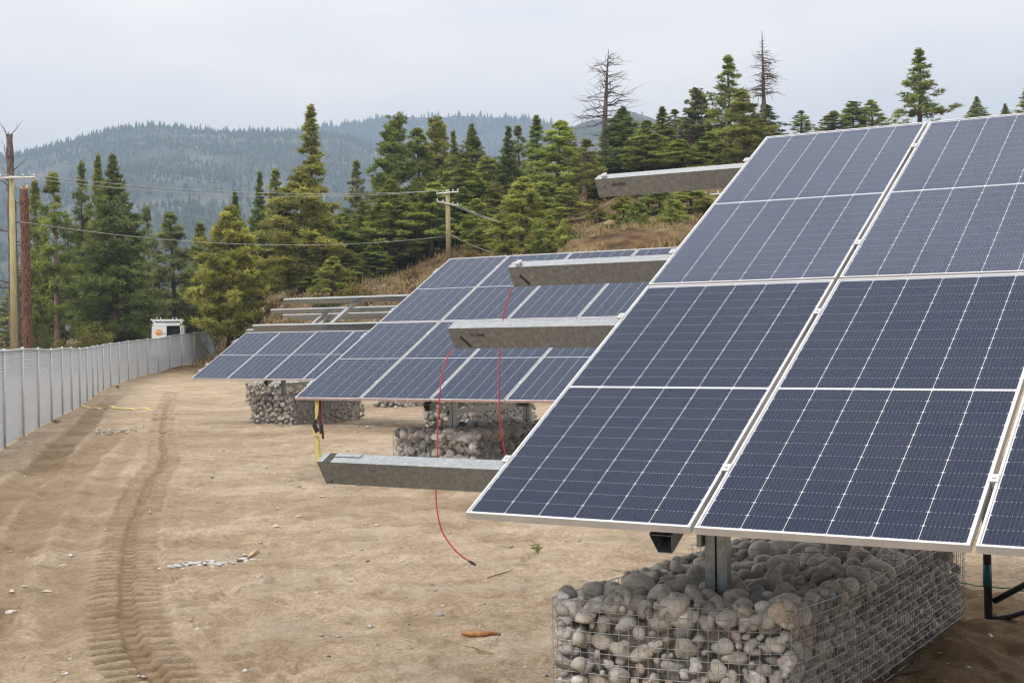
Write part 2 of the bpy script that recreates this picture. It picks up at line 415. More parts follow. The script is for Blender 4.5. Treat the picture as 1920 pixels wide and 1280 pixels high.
def make_leaf_mat(name, second=(0.30, 0.155, 0.035), sat=1.0):
    m, t, b = mat(name, 0.75, 0, 0.25)
    a = nd(t, 'ShaderNodeAttribute', attribute_name='rc')
    oi = nd(t, 'ShaderNodeObjectInfo')
    r = nd(t, 'ShaderNodeValToRGB'); r.color_ramp.elements[0].color = (0.55, 0.55, 0.55, 1); r.color_ramp.elements[1].color = (1.5, 1.5, 1.35, 1)
    t.links.new(a.outputs['Fac'], r.inputs[0])
    m1 = nd(t, 'ShaderNodeMix', data_type='RGBA', blend_type='MULTIPLY'); m1.inputs[0].default_value = 1
    t.links.new(oi.outputs['Color'], m1.inputs[6]); t.links.new(r.outputs[0], m1.inputs[7])
    # share of browned needles comes from the object's colour alpha
    mu = nd(t, 'ShaderNodeMath', operation='MULTIPLY'); mu.inputs[1].default_value = 7.31; t.links.new(a.outputs['Fac'], mu.inputs[0])
    fr = nd(t, 'ShaderNodeMath', operation='FRACT'); t.links.new(mu.outputs[0], fr.inputs[0])
    lt = nd(t, 'ShaderNodeMath', operation='LESS_THAN'); t.links.new(fr.outputs[0], lt.inputs[0]); t.links.new(oi.outputs['Alpha'], lt.inputs[1])
    m2 = nd(t, 'ShaderNodeMix', data_type='RGBA'); m2.inputs[7].default_value = (*second, 1)
    t.links.new(lt.outputs[0], m2.inputs[0]); t.links.new(m1.outputs[2], m2.inputs[6])
    t.links.new(m2.outputs[2], b.inputs['Base Color'])
    tl = nd(t, 'ShaderNodeBsdfTranslucent'); t.links.new(m2.outputs[2], tl.inputs[0])
    ms = nd(t, 'ShaderNodeMixShader'); ms.inputs[0].default_value = 0.45
    t.links.new(b.outputs[0], ms.inputs[1]); t.links.new(tl.outputs[0], ms.inputs[2])
    out = t.nodes['Material Output']; t.links.new(ms.outputs[0], out.inputs[0])
    return m
M_NEEDLE = make_leaf_mat('pine_needles', (0.30, 0.19, 0.05))
M_LEAF = make_leaf_mat('shrub_leaves', (0.26, 0.19, 0.05))
def make_far_mat():
    m, t, b = mat('far_needles', 0.9, 0, 0.1)
    a = nd(t, 'ShaderNodeAttribute', attribute_name='rc')
    r = nd(t, 'ShaderNodeValToRGB'); r.color_ramp.elements[0].color = (0.026, 0.040, 0.022, 1); r.color_ramp.elements[1].color = (0.066, 0.085, 0.040, 1)
    t.links.new(a.outputs['Fac'], r.inputs[0]); t.links.new(r.outputs[0], b.inputs['Base Color'])
    return m
M_FAR = make_far_mat()
M_HILL = noise_col('hillside_soil', (0.036, 0.046, 0.030), (0.20, 0.185, 0.16), 0.012, 0.95, detail=10, lo=0.50, hi=0.78)

def make_ground_mat():
    m, t, b = mat('sandy_ground', 0.95, 0, 0.15)
    tcn = nd(t, 'ShaderNodeTexCoord'); ob = tcn.outputs['Object']
    def nz_(s, d=5, r_=0.55):
        n = nd(t, 'ShaderNodeTexNoise', Scale=s, Detail=d, Roughness=r_); t.links.new(ob, n.inputs['Vector']); return n.outputs[0]
    def ramp(src, p0, c0, p1, c1):
        r = nd(t, 'ShaderNodeValToRGB'); r.color_ramp.elements[0].position = p0; r.color_ramp.elements[0].color = (*c0, 1); r.color_ramp.elements[1].position = p1; r.color_ramp.elements[1].color = (*c1, 1)
        t.links.new(src, r.inputs[0]); return r.outputs[0]
    def mix(f, a_, b_, mode='MIX'):
        x = nd(t, 'ShaderNodeMix', data_type='RGBA', blend_type=mode)
        if isinstance(f, float): x.inputs[0].default_value = f
        else: t.links.new(f, x.inputs[0])
        for sck, k in ((a_, 6), (b_, 7)):
            if isinstance(sck, tuple): x.inputs[k].default_value = (*sck, 1)
            else: t.links.new(sck, x.inputs[k])
        return x.outputs[2]
    base = ramp(nz_(0.55, 6), .35, (0.440, 0.350, 0.256), .65, (0.545, 0.455, 0.352))
    grain = ramp(nz_(30, 8, .80), .30, (0.50, 0.48, 0.45), .70, (1.36, 1.36, 1.36))
    base = mix(1.0, base, grain, 'MULTIPLY')
    mott = ramp(nz_(3.6, 8, .74), .36, (0.80, 0.77, 0.73), .60, (1.10, 1.10, 1.10))
    base = mix(1.0, base, mott, 'MULTIPLY')
    mott2 = ramp(nz_(1.25, 5, .65), .38, (0.82, 0.79, 0.75), .60, (1.07, 1.07, 1.07))
    base = mix(1.0, base, mott2, 'MULTIPLY')
    fine = ramp(nz_(240, 3, .6), .35, (0.80, 0.80, 0.80), .68, (1.12, 1.12, 1.12))
    base = mix(1.0, base, fine, 'MULTIPLY')
    grey = ramp(nz_(0.9, 4), .5, (0, 0, 0), .72, (.55, .55, .55))
    base = mix(grey, base, (0.46, 0.39, 0.31))
    moist_shade = nd(t, 'ShaderNodeAttribute', attribute_name='moist_shade')
    brown = ramp(nz_(6, 5), .3, (0.165, 0.110, 0.062), .7, (0.27, 0.190, 0.116))
    col = mix(moist_shade.outputs['Fac'], base, brown)
    hill = nd(t, 'ShaderNodeAttribute', attribute_name='hill')
    h1 = ramp(nz_(1.1, 8, .65), .38, (0.10, 0.072, 0.047), .62, (0.31, 0.245, 0.155))
    h2 = ramp(nz_(0.16, 5), .42, (0.55, 0.45, 0.36), .62, (1.0, 1.0, .92))
    hc = mix(1.0, h1, h2, 'MULTIPLY')
    col = mix(hill.outputs['Fac'], col, hc)
    t.links.new(col, b.inputs['Base Color'])
    ad = nd(t, 'ShaderNodeMath', operation='MULTIPLY_ADD'); ad.inputs[1].default_value = 0.35
    t.links.new(nz_(90, 4, .7), ad.inputs[0]); t.links.new(nz_(9, 9, .72), ad.inputs[2])
    bp = nd(t, 'ShaderNodeBump', Strength=0.9, Distance=0.055); t.links.new(ad.outputs[0], bp.inputs['Height']); t.links.new(bp.outputs[0], b.inputs['Normal'])
    return m
M_GROUND = make_ground_mat()

# ------------------------------------------------------------------ terrain
_YK = np.array([0, 40, 48, 54, 60, 66, 72, 78, 85, 95, 110, 130, 150, 200, 300, 500, 900, 9000], float)
_PX = np.array([-600, 0, 300, 390, 450, 520, 620, 735, 860, 1000, 1080, 1180, 1300, 1500, 1920, 2600], float)
_ZT = np.array([
    #0  40  48   54   60   66   72   78   85   95   110  130  150  200 300 500 900
    [0, 0, .02, .05, .10, .2, .3, .45, .60, .8, 1.0, 1.5, 2, 3, 4, 6, 0, 0],
    [0, 0, .02, .10, .20, .3, .4, .55, .70, .9, 1.2, 1.8, 2, 3, 4, 6, 0, 0],
    [0, 0, .02, .10, .20, .3, .4, .60, .80, 1.1, 1.6, 2.2, 3, 4, 4, 6, 0, 0],
    [0, 0, .02, .10, .20, .3, .4, .60, .85, 1.6, 2.6, 3.6, 4.5, 5, 5, 6, 0, 0],
    [0, 0, .0, .05, .12, .2, .5, 1.4, 2.4, 3.2, 4.2, 5.2, 6, 6, 6, 6, 0, 0],
    [0, 0, .0, .0, .05, .2, .9, 3.0, 4.2, 4.9, 5.8, 6.8, 7.5, 8, 8, 6, 0, 0],
    [0, 0, .0, .0, .1, .8, 2.3, 3.9, 4.8, 5.8, 7.0, 8.4, 9.5, 10, 10, 6, 0, 0],
    [0, 0, .0, .3, 1.2, 2.6, 3.9, 5.0, 5.8, 6.9, 8.4, 10.4, 12, 13, 12, 8, 0, 0],
    [0, 0, .2, 1.0, 2.6, 4.2, 5.2, 6.0, 6.9, 8.2, 10.2, 12.6, 14.5, 16, 14, 10, 0, 0],
    [0, 0, .5, 2.0, 4.2, 5.3, 6.1, 6.9, 8.0, 9.8, 12.2, 15.2, 17.5, 19, 17, 12, 0, 0],
    [0, .1, 1.0, 3.6, 6.1, 6.1, 6.6, 7.6, 8.9, 11.0, 14.0, 17.2, 19.5, 21, 19, 14, 0, 0],
    [0, .1, 1.2, 4.2, 6.7, 6.6, 7.1, 8.2, 9.8, 12.2, 15.6, 19.2, 22, 24, 22, 16, 0, 0],
    [0, .1, 1.2, 4.3, 6.8, 6.8, 7.5, 8.8, 10.6, 13.2, 16.8, 20.6, 23.5, 26, 24, 18, 0, 0],
    [0, .1, 1.2, 4.3, 6.8, 7.0, 7.8, 9.2, 11.0, 13.6, 17.2, 21.2, 24, 27, 26, 20, 0, 0],
    [0, .1, 1.2, 4.3, 6.8, 7.0, 7.8, 9.2, 11.0, 13.6, 17.2, 21.2, 24, 27, 26, 20, 0, 0],
    [0, .1, 1.2, 4.3, 6.8, 7.0, 7.8, 9.2, 11.0, 13.6, 17.2, 21.2, 24, 27, 26, 20, 0, 0]], float)
def hill_z(X, Y):
    X = np.asarray(X, float); Y = np.asarray(Y, float)
    Ys = np.maximum(Y, 1.0)
    px = np.clip(960 + FPX * X / Ys, -600, 2600)
    i = np.clip(np.searchsorted(_PX, px) - 1, 0, len(_PX) - 2)
    tp = (px - _PX[i]) / (_PX[i + 1] - _PX[i]); tp = tp * tp * (3 - 2 * tp) * .6 + tp * .4
    j = np.clip(np.searchsorted(_YK, Ys) - 1, 0, len(_YK) - 2)
    ty = np.clip((Ys - _YK[j]) / (_YK[j + 1] - _YK[j]), 0, 1); ty = ty * ty * (3 - 2 * ty) * .4 + ty * .6
    z = (_ZT[i, j] * (1 - tp) + _ZT[i + 1, j] * tp) * (1 - ty) + (_ZT[i, j + 1] * (1 - tp) + _ZT[i + 1, j + 1] * tp) * ty
    rough = np.clip(z / 4, 0, 1) * np.clip((600 - Ys) / 300, 0, 1)
    return z + rough * (0.9 * fbm(X * .11, Y * .11, 4) + .25 * noise2(X * .9, Y * .9))

def path_dist(X, Y, pts):
    """signed distance to a polyline and arc length along it"""
    best = np.full(X.shape, 1e9); side = np.zeros(X.shape); arc = np.zeros(X.shape)
    s0 = 0.0
    for (x0, y0), (x1, y1) in zip(pts[:-1], pts[1:]):
        dx, dy = x1 - x0, y1 - y0; L = sqrt(dx * dx + dy * dy)
        t = np.clip(((X - x0) * dx + (Y - y0) * dy) / (L * L), 0, 1)
        ex, ey = X - (x0 + t * dx), Y - (y0 + t * dy)
        d = np.hypot(ex, ey)
        k = d < best
        best = np.where(k, d, best)
        side = np.where(k, (dx * ey - dy * ex) / L, side)
        arc = np.where(k, s0 + t * L, arc)
        s0 += L
    return np.sign(side) * best, arc
def smooth_path(pts, n=3):
    pts = np.asarray(pts, float); out = []
    for i in range(len(pts) - 1):
        p0 = pts[max(i - 1, 0)]; p1 = pts[i]; p2 = pts[i + 1]; p3 = pts[min(i + 2, len(pts) - 1)]
        for k in range(n):
            t = k / n
            out.append(.5 * (2 * p1 + (p2 - p0) * t + (2 * p0 - 5 * p1 + 4 * p2 - p3) * t * t + (3 * p1 - p0 - 3 * p2 + p3) * t ** 3))
    out.append(pts[-1])
    return np.array(out)
TRACK_A = smooth_path([(-1.35, 6.2), (-2.0, 7.7), (-2.48, 8.85), (-2.87, 10.1), (-3.37, 11.9), (-3.9, 13.9), (-4.58, 16.8), (-5.18, 19.5), (-5.5, 21.2), (-5.95, 23.3), (-6.75, 26.3), (-8.2, 32.0), (-10.2, 40), (-13, 52)])
TRACK_B = smooth_path([(-.72, 6.6), (-1.45, 8.2), (-2.1, 9.6), (-2.75, 11.3), (-3.25, 13.2), (-3.85, 16.0), (-4.4, 19.0), (-5.0, 23)])
TRACK_C = smooth_path([(-5.4, 13.2), (-6.5, 17.4), (-7.5, 22), (-8.9, 27), (-10.2, 32.5), (-12.5, 41), (-15, 52)])
TRACK_D = smooth_path([(-3.6, 9.0), (-4.5, 12.0), (-5.2, 14.7), (-6.1, 18.2), (-6.9, 21.5), (-7.6, 25), (-8.9, 31)])

def ground_z(X, Y, want=False):
    X = np.asarray(X, float); Y = np.asarray(Y, float)
    if X.size > 5000:                       # fine relief only where it exists
        sh = X.shape; Xf, Yf = X.ravel(), Y.ravel()
        nm = (Yf < 62) & (Yf > 4) & (np.abs(Xf) < 26)
        out = [np.zeros(Xf.size) for _ in range(3)]
        for msk, fine in ((nm, True), (~nm, False)):
            if msk.any():
                for o_, r_ in zip(out, _ground(Xf[msk], Yf[msk], fine)): o_[msk] = r_
        out = [o_.reshape(sh) for o_ in out]
    else:
        out = _ground(X, Y, bool((Y < 62).any()))
    return out if want else out[0]
def _ground(X, Y, fine):
    z = hill_z(X, Y)
    near = np.clip((60 - np.hypot(X, Y)) / 30, 0, 1)
    flat = np.clip(1 - z / .6, 0, 1)
    TD = TS = None; calm = 1.0
    if fine:
        TD, TS = path_dist(X, Y, TRACK_A)
        calm = 1 - .8 * sstep(.40, .22, np.abs(TD)) * sstep(45, 34, Y)
    z = z + flat * (.045 * fbm(X * .33, Y * .33, 3) + calm * near * (.028 * fbm(X * 1.7, Y * 1.7, 4, .6) + .024 * noise2(X * 4.6, Y * 4.6) + .017 * noise2(X * 9.7, Y * 9.7)))
    # trampled hollows
    tr = noise2(X * 3.4 + 40, Y * 3.4); z = z - calm * near * flat * .035 * sstep(.18, .42, tr)
    moist_shade = (.45 * sstep(-1.9, -4.6, X + .12 * (Y - 8)) * sstep(26, 14, Y) * (.75 + .9 * fbm(X * .7, Y * .7, 3)) + .30 * sstep(.08, .45, fbm(X * .21 + 9, Y * .21, 3)) ) * flat
    if fine:
        # lugged tyre track
        jit = .030 * noise2(X * 3.1, Y * 3.1) + .018 * noise2(X * 11, Y * 11)
        d, s = TD + jit, TS
        m = sstep(.30, .22, np.abs(d)) * sstep(60, 34, Y)
        broken = sstep(-.55, -.10, noise2(X * .9 + 3, Y * .6)) * .6 + .4
        lug = np.sin(2 * pi * (s + .22 * np.abs(d) + .018 * noise2(X * 3, Y * 3)) / .205)
        prof = np.tanh((lug + .25) * 3.2)
        z = z + m * (-.036 + .044 * prof * broken * sstep(.03, .08, np.abs(d)) - .006 * sstep(.09, .02, np.abs(d)))
        z = z + .012 * np.exp(-((np.abs(d) - .32) / .06) ** 2) * sstep(60, 34, Y)
        moist_shade = np.maximum(moist_shade, m * (.72 + .25 * sstep(.12, .03, np.abs(d)) - .40 * prof * broken))  # damp brown sand, with shade painted into the grooves between lugs
        d, s = path_dist(X, Y, TRACK_B); d = d + jit
        m = sstep(.30, .14, np.abs(d)) * sstep(26, 20, Y)
        lug = np.sin(2 * pi * (s + .65 * np.abs(d) + .06 * noise2(X * 4, Y * 4)) / .24)
        z = z + m * (-.006 + .018 * lug)
        moist_shade = np.maximum(moist_shade, m * (.16 - .16 * lug))  # fainter lugs, their hollows painted darker as shade too
        for P, wd, dep, fr in ((TRACK_C, .28, .034, .95), (TRACK_D, .24, .026, .75)):
            d, s = path_dist(X, Y, P); d = d + 2 * jit
            m = sstep(wd + .10, wd - .06, np.abs(d)) * sstep(60, 36, Y)
            lug = np.sin(2 * pi * (s + .3 * np.abs(d)) / .25)
            z = z + m * (-dep + .010 * lug) + .02 * np.exp(-((np.abs(d) - wd - .08) / .08) ** 2) * sstep(60, 36, Y)
            moist_shade = np.maximum(moist_shade, m * fr * (.8 + .5 * noise2(X * .8, Y * .8)))
            d2, s = path_dist(X - .62, Y, P)
            m = sstep(wd, wd - .16, np.abs(d2)) * sstep(40, 26, Y)
            z = z - m * .022; moist_shade = np.maximum(moist_shade, m * fr * .6)
        # spoil heaped against the big stone basket
        d, s = path_dist(X, Y, np.array([(2.00, 6.9), (2.55, 7.75), (3.15, 8.75), (3.0, 9.6)]))
        hp = np.exp(-(d / .42) ** 2) * (.7 + .6 * noise2(X * 2.2, Y * 2.2))
        z = z + .17 * hp * sstep(5.6, 6.8, Y) + .03 * hp * noise2(X * 9, Y * 9)
        moist_shade = np.maximum(moist_shade, .95 * np.exp(-(d / .75) ** 2))  # darker brown sand over the heap and around it
        # soil strip along the fence, darker brown band under the far tables
        moist_shade = np.maximum(moist_shade, .55 * np.exp(-((Y - (30.2 + .25 * X)) / 1.3) ** 2) * sstep(-11, -6, X) * sstep(9, 2, X))
        moist_shade = np.maximum(moist_shade, .40 * np.exp(-((Y - (40.5 + .3 * X)) / 1.5) ** 2) * sstep(-15, -9, X) * sstep(9, 2, X))
    hill = np.clip(sstep(.35, 1.1, hill_z(X, Y)) + sstep(60, 80, Y), 0, 1)
    moist_shade = np.clip(moist_shade, 0, 1)
    return z, moist_shade, hill

def build_ground():
    a_in = np.linspace(-25, 25, 780)
    a_out = np.concatenate([np.linspace(25, 180, 46)[1:], np.linspace(-180, -25, 46)[1:-1]])
    ang = np.radians(np.concatenate([a_in, a_out]))
    rad = np.concatenate([np.geomspace(.4, 5.2, 22)[:-1], np.geomspace(5.2, 16, 460)[:-1], np.geomspace(16, 32, 120)[:-1], np.geomspace(32, 150, 130)[:-1], np.geomspace(150, 900, 26)[:-1], np.geomspace(900, 9000, 10)])
    A, R_ = np.meshgrid(ang, rad)
    X = R_ * np.sin(A); Y = R_ * np.cos(A)
    Z, mo, hi = ground_z(X, Y, True)
    nr, nc = X.shape
    V = np.stack([X, Y, Z], -1).reshape(-1, 3)
    V = np.concatenate([V, [[0, 0, 0]]])
    i = np.arange(nr - 1)[:, None] * nc; j = np.arange(nc)[None]; j2 = (j + 1) % nc
    Q = np.stack([i + j, i + nc + j, i + nc + j2, i + j2], -1).reshape(-1, 4)[:, ::1]
    me = bpy.data.meshes.new('ground')
    nq = len(Q); ctr = len(V) - 1
    T = np.stack([np.full(nc, ctr), j[0], j2[0]], -1)
    me.vertices.add(len(V)); me.vertices.foreach_set('co', V.ravel().astype('f'))
    me.loops.add(nq * 4 + nc * 3); me.loops.foreach_set('vertex_index', np.concatenate([Q.ravel(), T.ravel()]).astype('i'))
    me.polygons.add(nq + nc)
    me.polygons.foreach_set('loop_start', np.concatenate([np.arange(nq) * 4, nq * 4 + np.arange(nc) * 3]).astype('i'))
    me.polygons.foreach_set('loop_total', np.concatenate([np.full(nq, 4), np.full(nc, 3)]).astype('i'))
    me.polygons.foreach_set('use_smooth', np.ones(nq + nc, bool))
    for nm, arr in (('moist_shade', mo), ('hill', hi)):
        at = me.attributes.new(nm, 'FLOAT', 'POINT'); at.data.foreach_set('value', np.append(arr.ravel(), 0).astype('f'))
    me.materials.append(M_GROUND)
    me.update(calc_edges=True); me.validate()
    return kind(link('ground', me), 'structure')
build_ground()
def gz(x, y):
    return float(ground_z(np.array([x]), np.array([y]))[0])

# ------------------------------------------------------------------ far hills and their woods
def build_hill(name, prof, D, spread, seed):
    prof = np.array(prof, float)
    px = np.arange(prof[0, 0], prof[-1, 0] + 1, 16.0)
    yy = np.interp(px, prof[:, 0], prof[:, 1])
    cols = []
    ts = np.concatenate([np.linspace(0, 1, 46), np.linspace(1.06, 1.5, 6)])
    X = np.zeros((len(px), len(ts))); Yv = X.copy(); Z = X.copy()
    for i in range(len(px)):
        top = pix(px[i], yy[i], D)
        for j, t in enumerate(ts):
            Yc = D - spread + spread * t
            X[i, j] = top[0] * Yc / D; Yv[i, j] = Yc
            s = t if t <= 1 else max(0, 1 - (t - 1) * 1.6)
            Z[i, j] = top[2] * (s ** 1.15 if t <= 1 else s)
    rg = np.minimum(1, np.maximum(0, (1 - np.abs(ts - .5) * 1.9)))[None]
    Z = Z + rg * (.13 * Z.max()) * fbm(X * .0035 + seed, Yv * .0035, 5) + .012 * Z.max() * fbm(X * .03 + seed, Yv * .03, 2)
    n, k = X.shape
    V = np.stack([X, Yv, Z], -1).reshape(-1, 3)
    F = [(i * k + j, (i + 1) * k + j, (i + 1) * k + j + 1, i * k + j + 1) for i in range(n - 1) for j in range(k - 1)]
    me = bpy.data.meshes.new(name); me.from_pydata(V.tolist(), [], F); me.materials.append(M_HILL)
    me.polygons.foreach_set('use_smooth', [True] * len(F)); me.update()
    kind(link(name, me), 'structure')
    return X, Yv, Z, ts
def build_wood(name, label, grid, count, seed, hmin, hmax, ridge):
    X, Y, Z, ts = grid
    rs = np.random.RandomState(seed)
    n, k = X.shape; kk = int((ts <= 1.0).sum())
    N = count * 3
    a = rs.rand(N) * (n - 1.001); b = rs.rand(N) ** .8 * (kk - 1.001)
    a = np.concatenate([a, rs.rand(ridge) * (n - 1.001)]); b = np.concatenate([b, kk - 1.001 - 2.2 * rs.rand(ridge) ** 1.5])
    i = a.astype(int); j = b.astype(int); u = a - i; v = b - j
    def bil(G): return (G[i, j] * (1 - u) + G[i + 1, j] * u) * (1 - v) + (G[i, j + 1] * (1 - u) + G[i + 1, j + 1] * u) * v
    x, y, z = bil(X), bil(Y), bil(Z)
    dn = fbm(x * .006 + seed, y * .006, 4)
    keep = rs.rand(len(x)) < np.clip(.74 + 1.9 * dn, .05, 1); keep[N:] = True
    idx = np.concatenate([np.flatnonzero(keep[:N])[:count], np.arange(N, N + ridge)])
    x, y, z = x[idx], y[idx], z[idx] - .5; m = len(x)
    h = hmin + (hmax - hmin) * rs.rand(m) ** 1.5; r = h * (.17 + .11 * rs.rand(m)); rc = rs.rand(m)
    V = []; F = []; A = []
    for q, (z0, z1, rr) in enumerate(((.05, .60, 1.0), (.34, 1.0, .70))):
        ang = np.arange(5)[None] * 2 * pi / 5 + rs.rand(m, 1) * 6
        rj = r[:, None] * rr * (.7 + .6 * rs.rand(m, 5))
        ring = np.stack([x[:, None] + rj * np.cos(ang), y[:, None] + rj * np.sin(ang), np.repeat((z + h * z0)[:, None], 5, 1) + h[:, None] * .06 * rs.randn(m, 5)], -1)
        tip = np.stack([x + rs.randn(m) * .02 * h, y, z + h * z1], -1)[:, None]
        V.append(np.concatenate([ring, tip], 1).reshape(-1, 3))
        base = q * m * 6 + np.arange(m)[:, None] * 6
        t5 = np.arange(5)[None]
        F.append(np.stack([base + t5, base + (t5 + 1) % 5, base + 5 + 0 * t5], -1).reshape(-1, 3))
        A.append(np.clip(rc[:, None] + .12 * rs.randn(m, 5), .01, .99).ravel())
    V = np.concatenate(V); F = np.concatenate(F); A = np.concatenate(A)
    me = bpy.data.meshes.new(name); me.vertices.add(len(V)); me.vertices.foreach_set('co', V.ravel().astype('f'))
    me.loops.add(len(F) * 3); me.loops.foreach_set('vertex_index', F.ravel().astype('i'))
    me.polygons.add(len(F)); me.polygons.foreach_set('loop_start', (np.arange(len(F)) * 3).astype('i')); me.polygons.foreach_set('loop_total', np.full(len(F), 3, 'i'))
    me.materials.append(M_FAR); t_ = me.attributes.new('rc', 'FLOAT', 'FACE'); t_.data.foreach_set('value', A.astype('f')); me.update(calc_edges=True)
    o = kind(link(name, me), 'stuff'); o['label'] = label; o['category'] = 'forest'
    return o
g1 = build_hill('hill', [(-900, 350), (-400, 322), (0, 296), (60, 286), (150, 260), (230, 240), (290, 235), (350, 241), (430, 248), (520, 246), (640, 256), (800, 305), (1000, 360), (1300, 420)], 1900, 1250, 3.0)
build_wood('distant_forest', 'hazy blue forest covering the left far hill', g1, 24000, 11, 4, 11, 700)
g2 = build_hill('hill', [(200, 330), (420, 262), (560, 244), (640, 237), (680, 227), (730, 219), (800, 221), (860, 217), (930, 221), (990, 223), (1040, 236), (1090, 250), (1250, 300), (1500, 360)], 2600, 1100, 8.0)
build_wood('distant_forest', 'hazy blue forest on the far ridge behind the middle pines', g2, 13000, 12, 6, 15, 520)
g3 = build_hill('hill', [(900, 330), (1030, 262), (1060, 244), (1100, 228), (1150, 222), (1188, 210), (1215, 216), (1245, 230), (1300, 246), (1420, 262), (1900, 300), (2600, 330)], 1250, 700, 21.0)
build_wood('distant_forest', 'sparse hazy trees on the small grey knoll behind the dead snag', g3, 2600, 13, 3, 8, 60)

# ------------------------------------------------------------------ solar tables
MW, MH, GU, GV = 1.134, 2.278, 0.022, 0.019
FR1 = np.array([[0.855, 0.45208, -0.25416], [-0.51863, 0.74533, -0.41894], [4e-05, 0.49001, 0.87172]])
FR2 = np.array([[0.85985, 0.45036, -0.2405], [-0.51055, 0.75974, -0.40267], [0.00137, 0.46902, 0.88319]])
FR3 = np.array([[0.86047, 0.44492, -0.24827], [-0.5095, 0.75031, -0.42124], [-0.00114, 0.48896, 0.8723]])
O1, O2, O3 = (-0.2258, 6.3833, 1.1022), (-3.0775, 19.2583, 1.1452), (-7.7874, 33.0781, 1.0968)

def module_meshes():
    fr = MB(); lip, d = .0105, .035
    # four mitred bars
    def bar(p, q, r, s_):
        # p,q outer corners, r,s inner corners (plan), top at +0.002
        V = [(*p, .002), (*q, .002), (*s_, .002), (*r, .002), (*p, -d), (*q, -d), (*s_, -d), (*r, -d)]
        fr.add(V, [(0, 1, 2, 3), (4, 7, 6, 5), (0, 4, 5, 1), (3, 2, 6, 7), (1, 5, 6, 2), (0, 3, 7, 4)])
    o = [(0, 0), (MW, 0), (MW, MH), (0, MH)]; i = [(lip, lip), (MW - lip, lip), (MW - lip, MH - lip), (lip, MH - lip)]
    for k in range(4): bar(o[k], o[(k + 1) % 4], i[k], i[(k + 1) % 4])
    frame = fr.mesh('frame', M_ALU)
    bk = MB(); bk.span((lip, lip, -.0060), (MW - lip, MH - lip, -.004)); bk.span((lip, lip, -.0085), (MW - lip, MH - lip, -.0062), 1); back = bk.mesh('backsheet', [M_BACK, M_GLASSDK])  # dark underside layer added to cut light bounced onto the stones
    pn = MB(); pn.add([(lip, lip, 0), (MW - lip, lip, 0), (MW - lip, MH - lip, 0), (lip, MH - lip, 0)], [(0, 1, 2, 3)]); pane = (pn.mesh('glass_pane', M_PANE), pn.mesh('glass_pane', M_PANEFAR), pn.mesh('glass_pane', M_PANEWETSHEEN))
    # one half cell with clipped corners, origin at its lower left
    cw, ch, c = .1805, .0920, .0058
    P = [(c, 0), (cw - c, 0), (cw, c), (cw, ch - c), (cw - c, ch), (c, ch), (0, ch - c), (0, c)]
    def add_uv(me, n):
        uvl = me.uv_layers.new(name='UVMap')
        uvl.data.foreach_set('uv', np.array([(p[0] / cw, p[1] / ch) for p in P] * n, 'f').ravel())
    cm = MB(); cm.add([(x, y, 0) for x, y in P], [tuple(range(8))]); cell = cm.mesh('cell', M_CELL); add_uv(cell, 1)
    pos = []
    x0 = (MW - (6 * cw + 5 * .0031)) / 2; y0 = (MH - (24 * ch + 22 * .0005 + .017)) / 2
    for r in range(24):
        for q in range(6):
            pos.append((x0 + q * (cw + .0031), y0 + r * (ch + .0005) + (.0165 if r > 11 else 0), -.0034))
    grids = []
    rs = random.Random(4)
    for v in range(6):
        gm = MB()
        for p in pos: gm.add([(x + p[0], y + p[1], p[2]) for x, y in P], [tuple(range(8))], 0, rs.random() * .98 + .01)
        g = gm.mesh('cell_grid', M_CELL if v < 3 else M_CELLFAR); add_uv(g, len(pos)); grids.append(g)
    return frame, back, pane, cell, pos, grids
MOD_FRAME, MOD_BACK, MOD_PANE, MOD_CELL, CELL_POS, MOD_GRIDS = module_meshes()

def add_module(tab, c, r, single, off=(0, 0), tint=False, far=False):
    m = link('solar_module', MOD_FRAME, tab)
    m.location = (c * (MW + GU) + off[0], r * (MH + GV) + off[1], 0)
    link('backsheet', MOD_BACK, m)
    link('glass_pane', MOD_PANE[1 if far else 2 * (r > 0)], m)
    if single:
        for p in CELL_POS:
            k = link('cell', MOD_CELL, m); k.location = p
    else:
        kind(link('cell_grid', MOD_GRIDS[(c * 3 + r) % 3 + (3 if far else 0)], m), 'stuff')
    if tint:
        f = MB(); f.span((.002, -.0016, -.030), (MW - .002, -.0004, -.003)); link('edge_strip', f.mesh('edge_strip', M_PINK), m)  # pinkish strip along the low frame side
    return m

PV = (.405, 1.865, 2.69, 4.115)          # up-slope places of the four purlins
def purlin_mesh(name, u0, u1):
    b = MB()
    o = [(0, -.0355), (.082, -.0355), (.074, -.184), (.008, -.184)]
    i = [(.003, -.0385), (.079, -.0385), (.071, -.181), (.011, -.181)]
    b.prism(o, i, 0, u0, u1)
    return b.mesh(name, M_GALV)
def rafter_mesh(u):
    b = MB()
    o = [(u - .056, -.186), (u + .056, -.186), (u + .036, -.285), (u - .036, -.285)]
    i = [(u - .053, -.189), (u + .053, -.189), (u + .033, -.282), (u - .033, -.282)]
    b.prism(o, i, 1, .17, 4.45)
    return b.mesh('rafter', M_GALV)
def clamp_mesh(end):
    b = MB()
    b.box((0, 0, .0045), (.040 if not end else .034, .052, .005))
    b.box((0, 0, -.018), (GU - .004, .046, .042))
    V = []; n = 8
    for z in (.007, .013):
        for k in range(n): V.append((.0085 * cos(k * 2 * pi / n), .0085 * sin(k * 2 * pi / n), z))
    b.add(V, [tuple(range(n, 2 * n))] + [(k, (k + 1) % n, n + (k + 1) % n, n + k) for k in range(n)])
    return b.mesh('module_clamp', M_ALU)
CL_MID, CL_END = clamp_mesh(False), clamp_mesh(True)
